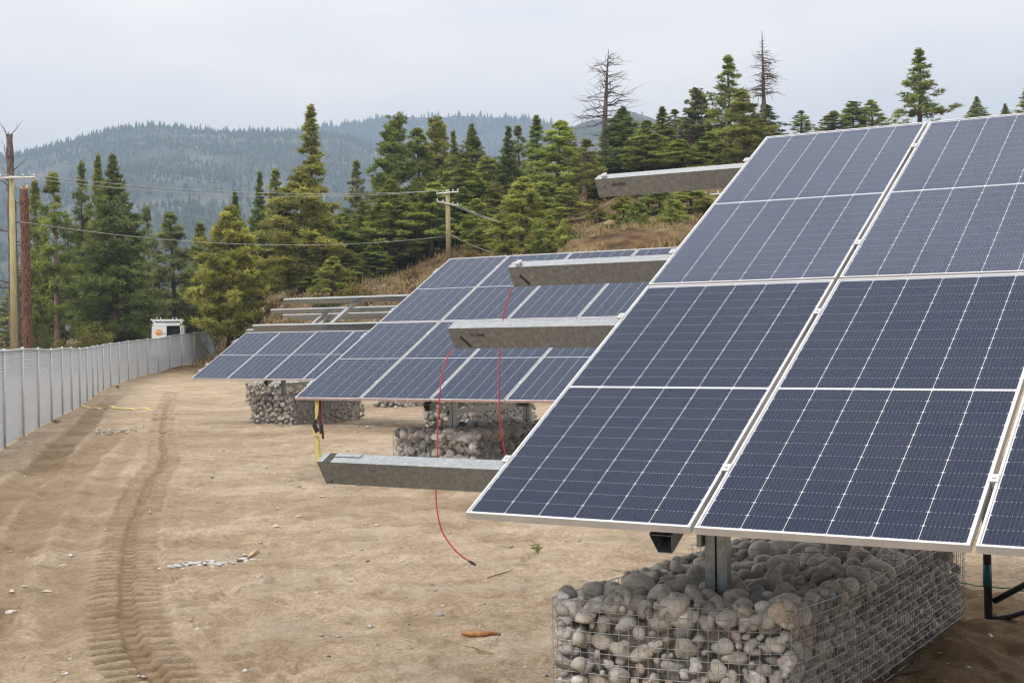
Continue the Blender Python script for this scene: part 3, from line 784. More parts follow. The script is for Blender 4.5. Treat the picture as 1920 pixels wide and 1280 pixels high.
def post_mesh(tab_M, tab_O, u, v, zb, name='post', wd=.115):
    """upright C-section from the rafter down to zb, in the table's own frame"""
    M3 = np.asarray(tab_M); top = M3 @ np.array((u, v, -.28)) + tab_O
    ax = np.array((M3[0, 0], M3[1, 0], 0)); ax /= np.linalg.norm(ax)
    ay = np.array((-ax[1], ax[0], 0))
    b = MB()
    z0, z1 = zb, top[2] + .03
    def blk(du0, du1, dv0, dv1):
        c_ = top.copy(); c_[2] = 0
        V = []
        for z in (z0, z1):
            for (p, q) in ((du0, dv0), (du1, dv0), (du1, dv1), (du0, dv1)):
                V.append(c_ + ax * p + ay * q + np.array((0, 0, z)))
        V = (np.array(V) - tab_O) @ M3
        b.add(V, [(0, 3, 2, 1), (4, 5, 6, 7), (0, 1, 5, 4), (1, 2, 6, 5), (2, 3, 7, 6), (3, 0, 4, 7)])
    h = wd / 2
    blk(-h, h, -.004, .004)                # web
    blk(-h, -h + .006, -.05, -.0045); blk(h - .006, h, -.05, -.0045)     # flanges
    blk(-h + .0065, -.005, -.05, -.045); blk(.005, h - .0065, -.05, -.045)   # lips
    return b.mesh(name, M_GALV), top

def build_table(M3, O, label, c0, c1, rows, u_lo, u_hi, rafters, singles=(), tint=False, posts_z=.5, pv=PV, clamps=True, group='racking tables along the slope', rear=True):
    t = thing('solar_table', label, 'solar array', O, group, M3)
    for r in range(rows):
        for c in range(c0, c1):
            add_module(t, c, r, (c, r) in singles, tint=(tint and r == 0), far=O[1] > 10)
    for k, v in enumerate(pv):
        p = link('purlin', purlin_mesh('purlin', u_lo, u_hi), t); p.location = (0, v, 0)
    for u in rafters:
        link('rafter', rafter_mesh(u), t)
        me, top = post_mesh(M3, O, u, .9, posts_z); link('post', me, t)
        dz = M3[2][1]; dh = sqrt(1 - dz * dz)
        if rear:
            me, top2 = post_mesh(M3, O, u, .9 + 2.05 / dh, posts_z); link('post', me, t)
            b = MB(); a = np.array((top[0], top[1], .93)); e = np.array((top2[0], top2[1], .96))
            ax = np.array((M3[0][0], M3[1][0], 0)); ax /= np.linalg.norm(ax)
            a2, e2 = a - ax * .075 - (e - a) * .04, e - ax * .075 + (e - a) * .04
            V = []
            for q in (a2, e2):
                for (s_, z) in ((-.012, -.045), (.012, -.045), (.012, .03), (-.012, .03)): V.append(q + ax * s_ + np.array((0, 0, z)))
            b.add((np.array(V) - O) @ np.asarray(M3), [(0, 1, 2, 3), (4, 7, 6, 5), (0, 4, 5, 1), (1, 5, 6, 2), (2, 6, 7, 3), (3, 7, 4, 0)])
            link('post_brace', b.mesh('post_brace', M_GALV), t)
    if clamps:
        for k, v in enumerate(pv):
            if (k > 1 and rows < 2): continue
            for c in range(c0, c1 + 1):
                u = c * (MW + GU) - GU / 2
                o = link('module_clamp', CL_END if c in (c0, c1) else CL_MID, t); o.location = (u, v + .041, .0)
    return t

T1 = build_table(FR1, np.array(O1), 'nearest solar table with rain-wet panels and bare purlin ends on its left', 0, 7, 2, -1.195, 8.15, (.885, 5.885), singles=((0, 0), (1, 0)))
T2 = build_table(FR2, np.array(O2), 'second solar table, fully panelled, with yellow strap hanging from its low edge', 0, 8, 2, -.10, 9.35, (2.08, 7.08), tint=True)
T3 = build_table(FR3, np.array(O3), 'third solar table with only its lower row of panels fitted', 0, 8, 1, -.14, 9.35, (2.13, 7.13))
# purlin ends of the near table: clamps left on, cable slots, tape, pen marks
for k in (2, 3):
    o = link('module_clamp', CL_END, T1); o.location = (-1.13, PV[k] + .041, -.024)
for k in (1, 2):
    b = MB(); b.add([(-1.13, -.0012, -.10), (-1.115, -.0012, -.095), (-1.065, -.0012, -.165), (-1.075, -.0012, -.178)], [(0, 1, 2, 3)])
    b.v[-1][:, 1] += np.array((0.0035, .0032, .0072, .0078)) - .0012
    o = link('cable_slot', b.mesh('cable_slot', M_DARK), T1); o.location = (0, PV[k], 0)
b = MB(); b.box((-1.13, PV[0] + .041, -.0348), (.05, .084, .0012)); link('black_tape', b.mesh('black_tape', M_DARK), T1)
b = MB(); b.box((-1.02, PV[0] + .066, -.0335), (.17, .03, .004)); link('loose_bracket', b.mesh('loose_bracket', M_GALV), T1)
b = MB(); b.tube([(-1.15, PV[0] + .0045, -.165), (-1.15, PV[0] + .010, -.165)], .006, 8); link('bolt_hole', b.mesh('bolt_hole', M_DARK), T1)
b = MB(); b.tube([(-1.13, PV[3] + .0010, -.10), (-1.13, PV[3] + .0065, -.10)], .005, 8); link('bolt_hole', b.mesh('bolt_hole', M_DARK), T1)
def scribble(tab, v, u0, n0, wd, ht, seed):
    rs = random.Random(seed); b = MB(); u = u0
    while u < u0 + wd:
        w_ = wd / 8
        for (p, q) in (((0, 0), (.2, 1)), ((.2, 1), (.7, .75)), ((.7, .75), (.75, .1)), ((.1, .5), (.8, .45))):
            if rs.random() < .22: continue
            pts = []
            for (x, y) in (p, q):
                n = n0 + (y + rs.uniform(-.12, .12)) * ht
                yv = .0 + .008 * (-.0355 - n) / .1485 - .0012
                pts.append((u + x * w_ * .8, yv, n))
            b.tube(pts, .0011, 4)
        u += w_
    o = link('pen_mark', b.mesh('pen_mark', M_MARKER), tab); o.location = (0, v, 0)
scribble(T1, PV[1], -1.045, -.100, .105, .026, 1)
scribble(T1, PV[3], -1.06, -.105, .10, .03, 2)

# racks behind without panels: the nearest of them as built, the two behind it copied
def bare_rack(O, label):
    return build_table(FR3, np.array(O), label, 0, 0, 0, -.17, 9.35, (2.13, 7.13), clamps=False, pv=(.405, 1.865, 2.69, 4.11))
bare_rack((-10.0, 43.8, 1.1), 'bare galvanised rack without panels, just behind the half-panelled table')
bare_rack((-11.27, 53.8, 1.13), 'bare galvanised rack without panels, second behind the half-panelled table')
bare_rack((-12.3, 63.8, 1.2), 'bare galvanised rack without panels, farthest up against the dirt bank')

# ------------------------------------------------------------------ stone baskets
def ico(sub):
    import bmesh
    bm = bmesh.new(); bmesh.ops.create_icosphere(bm, subdivisions=sub, radius=1.0)
    v = np.array([q.co[:] for q in bm.verts]); f = [tuple(x.index for x in q.verts) for q in bm.faces]
    bm.free(); return v, f
ICO2, ICO3 = ico(2), ico(3)
def stone_shape(seed, base, k=1.0):
    rs = np.random.RandomState(seed)
    v = base[0].copy()
    d = np.zeros(len(v))
    for q in range(5):
        a = rs.randn(3); a /= np.linalg.norm(a)
        d += .11 * k * np.sin(2.2 * v @ a + rs.rand() * 6)
    # a few flattened facets
    for q in range(8):
        a = rs.randn(3); a /= np.linalg.norm(a); lim = .60 + .25 * rs.rand()
        p = v @ a; d -= np.maximum(0, p - lim) * 1.05
    return v * (1 + d)[:, None] * np.array((1.0, .66 + .28 * rs.rand(), .62 + .25 * rs.rand())), base[1]
STONES3 = []
for q in range(14):
    v, f = stone_shape(q, ICO3); b = MB(); b.add(v, f); STONES3.append(b.mesh('stone', M_ROCK, True))
STONES2 = [stone_shape(50 + q, ICO2) for q in range(10)]
def rand_rot(rs, flat=.5):
    q = Matrix.Rotation(rs.rand() * 2 * pi, 3, 'Z') @ Matrix.Rotation(rs.randn() * flat, 3, 'X') @ Matrix.Rotation(rs.randn() * flat, 3, 'Y')
    return q
def pack(rs, wd, ht, rmax, rmin, tries, fill=.82):
    out = []; P = np.zeros((0, 3))
    r = rmax
    while r > rmin:
        for k in range(tries):
            x, y = rs.rand() * wd, rs.rand() * ht
            if len(P) and (np.hypot(P[:, 0] - x, P[:, 1] - y) < (P[:, 2] + r) * fill).any(): continue
            P = np.vstack([P, (x, y, r)])
        r *= .86
    return P
def gabion(label, FL, FR, BR, BL, h, pitch, wire, rmax, rmin, n_parts, seed, mound=.10, tries=120, group='stone filled wire baskets'):
    rs = np.random.RandomState(seed)
    FL, FR, BR, BL = [np.array((*p, 0.0)) for p in (FL, FR, BR, BL)]
    ctr = (FL + FR + BR + BL) / 4
    zb = min(gz(p[0], p[1]) for p in (FL, FR, BR, BL)) - .05
    t = thing('gabion_basket', label, 'gabion', (ctr[0], ctr[1], 0), group)
    off = np.array((ctr[0], ctr[1], 0))
    up = np.array((0, 0, 1.0))
    cand = []                                           # (position, radius, facing camera?)
    faces = ((FL, FR, 0), (FR, BR, 1), (BL, FL, 2))
    for A, B, fi in faces:
        L = np.linalg.norm(B - A); e = (B - A) / L; nrm = np.array((e[1], -e[0], 0))
        P = pack(rs, L, h - zb, rmax * (.8 if fi else 1), rmin, tries * (1 if fi == 0 else 2))
        for x, y, r in P:
            x = min(max(x, r * .8), L - r * .8)
            cand.append((A + e * x + up * (zb + y) - nrm * (r * .72 + .012 + rs.rand() * .02), r, fi, rs.rand()))
        P = pack(rs, L, h - zb, rmax * .9, rmin * 1.6, tries // 2)         # second layer behind
        for x, y, r in P:
            cand.append((A + e * x + up * (zb + y) - nrm * (r * .8 + .11), r * 1.1, 9, rs.rand()))
    W = np.linalg.norm(FR - FL); D = np.linalg.norm(BR - FR); e = (FR - FL) / W; g = (BR - FR) / D
    for lay, (dz, rm, ri) in enumerate(((-.045, rmax * 1.15, rmin * 1.3), (.0, rmax * 1.5, rmax * .8))):
        P = pack(rs, W, D, rm, ri, tries * (2 if lay == 0 else 1), .80 if lay == 0 else 1.25)
        for x, y, r in P:
            x = min(max(x, r * .8), W - r * .8); y = min(max(y, r * .8), D - r * .8)
            m = mound * (np.sin(pi * min(1, max(0, x / W))) ** .7) * (.4 + .9 * (noise2(np.array([x * 1.9 + seed]), np.array([y * 1.5]))[0] + .35))
            cand.append((FL + e * x + g * y + up * (h + dz + m * (.5 + .8 * lay) - r * (.35 + .35 * lay)), r, 3, rs.rand()))
    C = np.array((0, 0, CAM_H))
    def score(q):
        p, r, fi, _ = q
        d = np.linalg.norm(p - C)
        s = r / d
        if fi == 9: s *= .1
        if fi == 2: s *= .15
        if fi == 1: s *= .55
        return -s
    cand.sort(key=score)
    rest = MB()
    for k, (p, r, fi, rc) in enumerate(cand):
        R = rand_rot(rs, .5 if fi == 3 else .9)
        sc = r * 1.12
        if k < n_parts:
            o = link('stone', STONES3[rs.randint(len(STONES3))], t)
            o.location = p - off; o.rotation_euler = R.to_euler(); o.scale = (sc * (1 + .25 * rs.rand()), sc, sc)
        else:
            v, f = STONES2[rs.randint(len(STONES2))]
            rest.add((v * sc) @ np.array(R).T + p - off, f, 0, .01 + .98 * rc)
    kind(rest.obj('stone_fill', M_ROCK, t, True), 'stuff')
    core = MB(); ins = .13                                # packed inner stones, so that no light falls through
    cs = [p + (ctr - p) / np.linalg.norm(ctr - p) * ins * 1.3 - off for p in (FL, FR, BR, BL)]
    core.add([(c_[0], c_[1], zb) for c_ in cs] + [(c_[0], c_[1], h - .10) for c_ in cs], [(0, 1, 5, 4), (1, 2, 6, 5), (2, 3, 7, 6), (3, 0, 4, 7), (4, 5, 6, 7)], 0, .39)
    kind(core.obj('stone_core', M_ROCK, t), 'stuff')
    # wire panels
    def bulge(s, z, L):
        return .018 * sin(pi * min(1, max(0, (z - zb) / (h - zb)))) * (sin(pi * s / L) ** .5 if 0 < s < L else 0)
    def droop(s, L, fi):
        if fi == 1: return -.015 * sin(2 * pi * s / L) - .03 * sin(pi * s / L)
        return -.012 * sin(pi * s / L)
    for A, B, fi in ((FL, FR, 0), (FR, BR, 1), (BL, FL, 2), (BR, BL, 3)):
        L = np.linalg.norm(B - A); e = (B - A) / L; nrm = np.array((e[1], -e[0], 0))
        m = MB()
        def pt(s, z):
            zz = z + droop(s, L, fi) * max(0, (z - zb) / (h - zb))
            return A + e * s + up * zz + nrm * (bulge(s, z, L) + .003 * noise2(np.array([s * 7.0 + fi]), np.array([z * 7.0]))[0]) - off
        ns = max(2, int(round(L / pitch))); nv = max(2, int(round((h - zb) / pitch)))
        for k in range(ns + 1):
            s = L * k / ns
            m.tube([pt(s, zb + (h - zb) * q / 6) for q in range(7)], wire, 4, cap=False)
        for k in range(nv + 1):
            z = zb + (h - zb) * k / nv
            seg = max(4, int(L / .16))
            m.tube([pt(L * q / seg, z) + nrm * wire * 1.6 for q in range(seg + 1)], wire * (1.5 if k == nv else 1), 4, cap=False)
        m.obj('wire_panel', M_WIRE, t)
        if wire > .0014 and fi in (0, 1, 3):           # spiral binder down the corner
            sp = MB(); n = int((h - zb) / .055) * 6
            sp.tube([A - off + up * (zb + (h - zb) * q / n) + np.array((.013 * cos(q * pi / 3), .013 * sin(q * pi / 3), 0)) for q in range(n + 1)], wire * .8, 4, cap=False)
            sp.obj('corner_spiral', M_WIRE, t)
    if wire > .0014:                                     # diaphragm across the middle, standing proud of the stones
        m = MB(); A = FL + (BL - FL) * .52; B = FR + (BR - FR) * .52; L = np.linalg.norm(B - A); e = (B - A) / L
        ns = int(L / pitch)
        for k in range(ns + 1):
            m.tube([A + e * L * k / ns + up * (h - .12) - off, A + e * L * k / ns + up * (h + .045) - off], wire, 4, cap=False)
        for k in range(3):
            m.tube([A + up * (h + .045 - k * pitch) - off, (A + B) / 2 + up * (h + .03 - k * pitch) - off, B + up * (h + .045 - k * pitch) - off], wire, 4, cap=False)
        m.obj('wire_divider', M_WIRE, t)
    return t
gabion('large wire basket of river stones under the nearest table', (.178, 6.5), (1.233, 6.1), (2.84, 8.63), (1.79, 9.03), .68, .0475, .0017, .052, .017, 300, 3, .03, 210)
def gab_at(M3, O, u, label, seed, pitch, wire, n_parts, wd=1.2, dp=2.9, tries=60, rmax=.10, rmin=.04):
    p = np.asarray(M3) @ np.array((u, .9, 0)) + O
    ax = np.array((M3[0][0], M3[1][0])); ax /= np.linalg.norm(ax); ay = np.array((-ax[1], ax[0]))
    f = p[:2] - ay * .38
    FL = f - ax * wd / 2; FR_ = f + ax * wd / 2
    return gabion(label, FL, FR_, FR_ + ay * dp, FL + ay * dp, .68, pitch, wire, rmax, rmin, n_parts, seed, .03, tries)
gab_at(FR2, O2, 2.08, 'wire basket of large stones under the second table, behind the red cables', 5, .06, .0022, 300, 1.35, 2.9, 120, .085, .026)
gab_at(FR3, O3, 2.13, 'wire basket of small grey stones under the left end of the third table', 6, .10, .0013, 0, 1.3, 2.9, 60, .075, .035)
gab_at(FR3, O3, 7.13, 'wire basket of small grey stones seen below the middle of the second table', 7, .10, .0013, 0, 1.3, 2.9, 60, .075, .035)
gab_at(FR3, (-10.0, 43.8, 1.1), 2.13, 'wire basket of grey stones under the first bare rack, leftmost and farther back', 8, .2, .0013, 0, 1.3, 2.9, 40, .09, .045)
gab_at(FR3, (-10.0, 43.8, 1.1), 7.13, 'far wire basket of grey stones glimpsed below the second table left of the strap', 9, .2, .0013, 0, 1.3, 2.9, 40, .09, .045)

# ------------------------------------------------------------------ loose gear on the tables
def red_cable(label, pts, Y0, Y1, plug):
    P = smooth_path([pix(x, y, Y0 + (Y1 - Y0) * k / (len(pts) - 1)) for k, (x, y) in enumerate(pts)], 5)
    t = thing('red_cable', label, 'cable', P[-1], 'red wires hanging from the purlins')
    b = MB(); b.tube(P, .0042, 6); b.obj('cable_sheath', M_RED, t, True, P[-1])
    if plug:
        d = P[-1] - P[-4]; d /= np.linalg.norm(d)
        b = MB(); b.tube([P[-1], P[-1] + d * .012, P[-1] + d * .013, P[-1] + d * .032, P[-1] + d * .034, P[-1] + d * .052], [.007, .007, .0095, .0095, .0068, .006], 8); b.obj('plug', M_DARK, t, False, P[-1])
red_cable('red wire hanging from the second purlin down past the lowest one to a black plug',
          [(849, 655), (840, 668), (832, 688), (827, 712), (824, 750), (821.5, 800), (819.5, 860), (818, 900), (817.5, 930), (820, 960), (828, 993), (845, 1021), (864, 1041), (879, 1051)], 8.44, 8.25, True)
red_cable('red wire hanging from the third purlin and ending behind the nearest panel edge',
          [(962, 538), (954, 556), (947, 578), (942, 605), (939, 640), (936.5, 690), (936, 740), (938, 790), (943, 830), (951, 860), (962, 884), (974, 898)], 9.07, 9.0, False)
# ratchet strap on the second table
def ratchet_strap():
    Y = 19.15
    top = pix(594, 748, Y); t = thing('ratchet_strap', 'yellow ratchet strap with black buckle hanging below the second table', 'strap', pix(594, 868, Y))
    off = np.array(t.location)
    def ribbon(pts, wds, m, name, dy=0):
        b = MB(); V = []
        for (x, y), w_ in zip(pts, wds):
            p = pix(x, y, Y + dy); V += [p + (-w_ / 2, 0, 0), p + (w_ / 2, 0, 0), p + (w_ / 2, .006, 0), p + (-w_ / 2, .006, 0)]
        F = []
        for k in range(len(pts) - 1):
            for q in range(4): F.append((4 * k + q, 4 * k + (q + 1) % 4, 4 * k + 4 + (q + 1) % 4, 4 * k + 4 + q))
        b.add(V, F); b.obj(name, m, t, False, off)
    ribbon([(594.5, 746), (594, 765), (593, 780), (592, 790)], (.065, .05, .03, .03), M_YEL, 'webbing')
    ribbon([(588, 798), (589, 812), (593, 818), (600, 817), (602, 812)], (.03, .035, .05, .05, .03), M_YEL, 'webbing', -.03)
    ribbon([(595, 818), (594.5, 830), (594, 850), (594, 866)], (.04, .045, .05, .06), M_YEL, 'webbing')
    ribbon([(597, 822), (599, 838), (601, 856), (602, 866)], (.02, .025, .02, .02), M_YEL, 'webbing', .02)
    ribbon([(600, 748), (600.5, 770), (601, 795)], (.03, .03, .03), M_REDWEB, 'red_webbing', .03)
    ribbon([(602, 795), (604.5, 810), (606, 823)], (.035, .04, .03), M_REDWEB, 'red_webbing', .0)
    b = MB()
    for (x0, y0, x1, y1, w_) in ((592, 786, 590, 797, .026), (589, 795, 595, 810, .034), (602, 796, 603, 812, .03), (592, 800, 597, 806, .02)):
        b.tube([pix(x0, y0, Y - .02), pix(x1, y1, Y - .02)], w_, 6)
    b.obj('buckle', M_DARK, t, False, off)
ratchet_strap()

# black pipe prop at the right edge
def prop_stand():
    f = gnd(1855, 1197, -.02); t = thing('pipe_prop', 'black steel pipe prop with teal tape and two braces at the right edge', 'prop', f)
    off = np.array(f)
    f = f + np.array((0, 0, -.15))
    b = MB(); b.tube([f, f + (-.02, 0, 1.75)], .026, 12); b.obj('upright', M_BLACKSTEEL, t, True, off)
    k = lambda y: pix(1851, y, f[1])
    b = MB(); b.tube([k(1057), k(1078), k(1098)], [.0272, .0274, .0272], 12, cap=True); b.obj('teal_tape', M_TEAL, t, True, off)
    b = MB(); b.tube([pix(1864, 1126, f[1]), pix(1922, 1095, f[1] - .15), pix(2010, 1048, f[1] - .3)], .021, 10); b.obj('brace', M_BLACKSTEEL, t, True, off)
    b = MB(); b.tube([pix(1864, 1163, f[1]), pix(1876, 1160, f[1] - .02), pix(1898, 1154, f[1] - .05), pix(2010, 1118, f[1] - .3)], [.030, .028, .017, .017], 10); b.obj('brace', M_BLACKSTEEL, t, True, off)
    b = MB(); b.tube([pix(1866, 1152, f[1]) + (.008 * cos(q), 0, .008 * sin(q)) for q in np.linspace(0, 5.5, 8)], .004, 5); b.obj('locking_ring', M_BLACKSTEEL, t, True, off)
prop_stand()
def ground_line(name, label, cat, pts, r, m, n=6):
    P = smooth_path([gnd(x, y) for x, y in pts], 5)
    for q in P: q[2] = gz(q[0], q[1]) + r * .9
    o = P[0].copy(); b = MB(); b.tube(P, r, n)
    ob = b.obj(name, m, None, True, o); ob.location = o
    return tag(ob, label, cat)
ground_line('garden_hose', 'green hose lying on sand behind the big stone basket', 'hose', [(1700, 1098), (1780, 1104), (1830, 1107), (1895, 1111), (1990, 1110)], .008, M_GREENHOSE)
def flat_strap():
    P = smooth_path([gnd(x, y) for x, y in ((150, 763), (168, 765), (190, 766), (215, 766), (240, 768), (265, 768), (286, 768))], 4)
    o = P[0].copy(); b = MB(); V = []
    for i, q in enumerate(P):
        z = gz(q[0], q[1]) + .03 + .02 * sin(i * 1.3)
        V += [(q[0], q[1] - .09, z), (q[0], q[1] + .09, z + .01), (q[0], q[1] + .09, z + .016), (q[0], q[1] - .09, z + .006)]
    b.add(V, [(4 * k + a, 4 * k + (a + 1) % 4, 4 * k + 4 + (a + 1) % 4, 4 * k + 4 + a) for k in range(len(P) - 1) for a in range(4)])
    ob = b.obj('webbing_strap', M_YEL, None, False, o); ob.location = o
    tag(ob, 'yellow strap lying on the sand beside the fence', 'strap')
flat_strap()

# ------------------------------------------------------------------ stones, rubble, sticks and weeds on the sand
def ground_stone(px, py, rpx, label, seed, flat=.6, m=None):
    p = gnd(px, py); r = rpx / FPX * p[1]
    rs = np.random.RandomState(seed)
    v, f = stone_shape(seed + 200, ICO3)
    v = v * np.array((r * 1.15, r * .9, r * flat)); a = rs.rand() * 6
    v = v @ np.array(((cos(a), -sin(a), 0), (sin(a), cos(a), 0), (0, 0, 1))).T * (1, 1, 1)
    b = MB(); b.add(v, f, 0, .5 + .49 * rs.rand())
    o = b.obj('ground_stone', m or M_ROCK, None, True); o.location = (p[0], p[1], gz(p[0], p[1]) + r * flat * .35)
    return tag(o, label, 'stone', 'stones lying on the sand')
M_PALESTONE = noise_col('pale_stone', (0.40, 0.35, 0.31), (0.56, 0.51, 0.47), 30, 0.9, 0, 0.4, 80)
for k, (x, y, r, l) in enumerate((
    (20, 1136, 15, 'pale flat stone at the left edge, largest on the sand'),
    (22, 1115, 8, 'small pale stone just above the large one at the left edge'),
    (48, 1111, 8, 'small grey stone in the row at lower left, second from the edge'),
    (84, 1106, 11, 'rounded grey stone at lower left, third from the edge'),
    (108, 1107, 7, 'grey stone at right end of the lower left row'),
    (118, 1061, 9, 'lone pale stone left of the lugged tyre track'),
    (521, 953, 5, 'pale pebble below the end of the lowest purlin, upper of three'),
    (557, 973, 6, 'round pale stone below the lowest purlin, right of three'),
    (516, 989, 8, 'flat pale stone below the lowest purlin, lowest of three'),
    (604, 933, 5, 'small white stone close under the lowest purlin'),
    (487, 1082, 10, 'pale half-buried stone below the white rubble'),
    (690, 1052, 6, 'grey pebble in the middle of the bare sand'),
    (985, 1238, 8, 'grey stone beside the lower left corner of the big basket'),
    (691, 801, 6, 'grey stone on the sand left of the second basket, left of pair'),
    (703, 801, 5, 'grey stone on the sand left of the second basket, right of pair'),
    (672, 801, 4, 'small dark stone on the sand right of the hanging strap'),
    (1858, 1237, 9, 'stone in the dark sand below the black pipe prop'),
    (229, 824, 5, 'grey stone below the far pebble heap'))):
    ground_stone(x, y, r, l, k, .55, M_PALESTONE if 'pale' in l or 'white' in l else None)
def rubble(label, pts, seed, m, wpx, n):
    rs = np.random.RandomState(seed); b = MB(); o = gnd(*pts[0])
    P = smooth_path([gnd(x, y) for x, y in pts], 4)
    Q = np.array([P[rs.randint(len(P))] + rs.randn(3) * np.array((.06, .10, 0)) * wpx for k in range(n)]); ZQ = ground_z(Q[:, 0], Q[:, 1])
    for k in range(n):
        q = Q[k]; z = ZQ[k]; r = .012 + .035 * rs.rand() ** 2
        v, f = STONES2[rs.randint(len(STONES2))]
        b.add((v * (r * 1.4, r, r * .45)) @ np.array(rand_rot(rs, .2)).T + np.array((q[0], q[1], z + r * .2)) - o, f, 0, .01 + .98 * rs.rand())
    ob = b.obj('rubble_heap', m, None, True); ob.location = o
    return kind(tag(ob, label, 'rubble', 'patches of rubble on the sand'), 'stuff')
rubble('streak of white crumbled rubble right of the tyre track', [(328, 1062), (350, 1058), (375, 1054), (400, 1051), (418, 1048)], 1, M_PLASTER, 1.0, 95)
rubble('small patch of bluish white rubble beside the wood splinter', [(448, 1046), (458, 1044), (472, 1046)], 2, M_PLASTER, .8, 34)
rubble('heap of grey pebbles on the sand toward the fence', [(178, 812), (200, 808), (225, 806), (255, 809), (262, 800)], 3, M_ROCK, 2.4, 120)
rubble('scatter of pebbles at the foot of the far fence', [(215, 722), (245, 714), (275, 708), (300, 702), (330, 692)], 4, M_ROCK, 3.5, 150)
def stick(name, label, cat, pts, r, m, lift=.01):
    P = [gnd(x, y) for x, y in pts]
    for q in P: q[2] = gz(q[0], q[1]) + lift
    b = MB(); n = len(P); rr = [r * (1 - .5 * abs(2 * k / (n - 1) - .9)) for k in range(n)]
    o = P[0].copy(); b.tube(P, rr, 6); ob = b.obj(name, m, None, True, o); ob.location = o
    return tag(ob, label, cat)
stick('bark_piece', 'chunky orange-brown splintered bark piece on the sand', 'bark', [(866, 1194), (880, 1195), (900, 1197), (920, 1195), (938, 1193)], .022, M_WOODCHIP, .015)
stick('dry_stick', 'thin pale stick just below the orange bark piece', 'stick', [(869, 1208), (890, 1212), (912, 1218), (926, 1221)], .006, M_STICK)
stick('dry_stick', 'thin dark twig near the black cable plug', 'stick', [(913, 1084), (930, 1080), (945, 1076), (962, 1072)], .005, M_BARK)
stick('wood_splinter', 'flat orange wood splinter beside the small rubble patch', 'wood', [(465, 1042), (474, 1038), (485, 1034)], .02, M_CUTWOOD, .02)
stick('white_peg', 'short white peg standing in the dark sand under the prop', 'peg', [(1841, 1225), (1841, 1215)], .010, M_WHITE, .02)
M_WEED_COL = (0.13, 0.20, 0.05, .25)
def weed(px, py, hpx, label, seed):
    p = gnd(px, py); h = hpx / FPX * p[1]; rs = np.random.RandomState(seed); p[2] = gz(p[0], p[1])
    t = thing('weed_plant', label, 'weed', p, 'weeds growing in the sand')
    st = MB(); lf = MB()
    for k in range(9):
        a = rs.rand() * 6.3; el = .5 + .9 * rs.rand(); L = h * (.6 + .5 * rs.rand())
        d = np.array((cos(a) * cos(el), sin(a) * cos(el), sin(el)))
        q = [d * L * s for s in (0, .5, 1)]; st.tube(q, [h * .02, h * .015, h * .008], 4)
        for j in range(7):
            c = d * L * (.3 + .7 * rs.rand()); n1 = rs.randn(3); n1 /= np.linalg.norm(n1); n1[2] = abs(n1[2]) * .5
            n2 = np.cross(n1, rs.randn(3)); n2 /= np.linalg.norm(n2) + 1e-9; l = h * (.22 + .15 * rs.rand())
            lf.add([c, c + n1 * l * .5 + n2 * l * .22, c + n1 * l, c + n1 * l * .5 - n2 * l * .22], [(0, 1, 2, 3)], 0, .02 + .96 * rs.rand())
    st.obj('stem', M_STICK, t); o = lf.obj('leaves', M_LEAF, t); o.color = M_WEED_COL
weed(1009, 1036, 22, 'small green weed on bare sand left of the big basket', 1)
weed(107, 793, 13, 'low green weed at the foot of the chain-link fence', 2)
weed(222, 734, 8, 'tiny green weed by the far part of the fence', 3)

# small pebbles and clods nobody could count
def pebbles():
    rs = np.random.RandomState(21); b = MB()
    for k in range(4200):
        y = 5.5 + 32 * rs.rand() ** 1.8; x = (rs.rand() * 1.0 - .47) * .8 * y
        r = (.0035 + .014 * rs.rand() ** 5) * (1 + y / 25)
        if noise2(np.array([x * .5]), np.array([y * .5]))[0] < -.1 + .25 * rs.rand() - .12: continue
        v, f = stone_oct
        j = 1 + .25 * rs.randn(6)[:, None]
        b.add(v * j * (r * 1.3, r, r * .7) + np.array((x, y, 0)), f, 0, .01 + .98 * rs.rand())
    V = np.concatenate(b.v); ctr = V.reshape(-1, 6, 3).mean(1); z = ground_z(ctr[:, 0], ctr[:, 1])
    V[:, 2] += np.repeat(z, 6) + .003; b.v = [V]
    o = kind(b.obj('scattered_pebbles', M_ROCK, None, True), 'stuff'); o['label'] = 'fine pebbles and clods scattered over the sand'; o['category'] = 'pebbles'
stone_oct = (np.array([(1, 0, 0), (-1, 0, 0), (0, 1, 0), (0, -1, 0), (0, 0, 1), (0, 0, -1)], float), [(0, 2, 4), (2, 1, 4), (1, 3, 4), (3, 0, 4), (2, 0, 5), (1, 2, 5), (3, 1, 5), (0, 3, 5)])
pebbles()

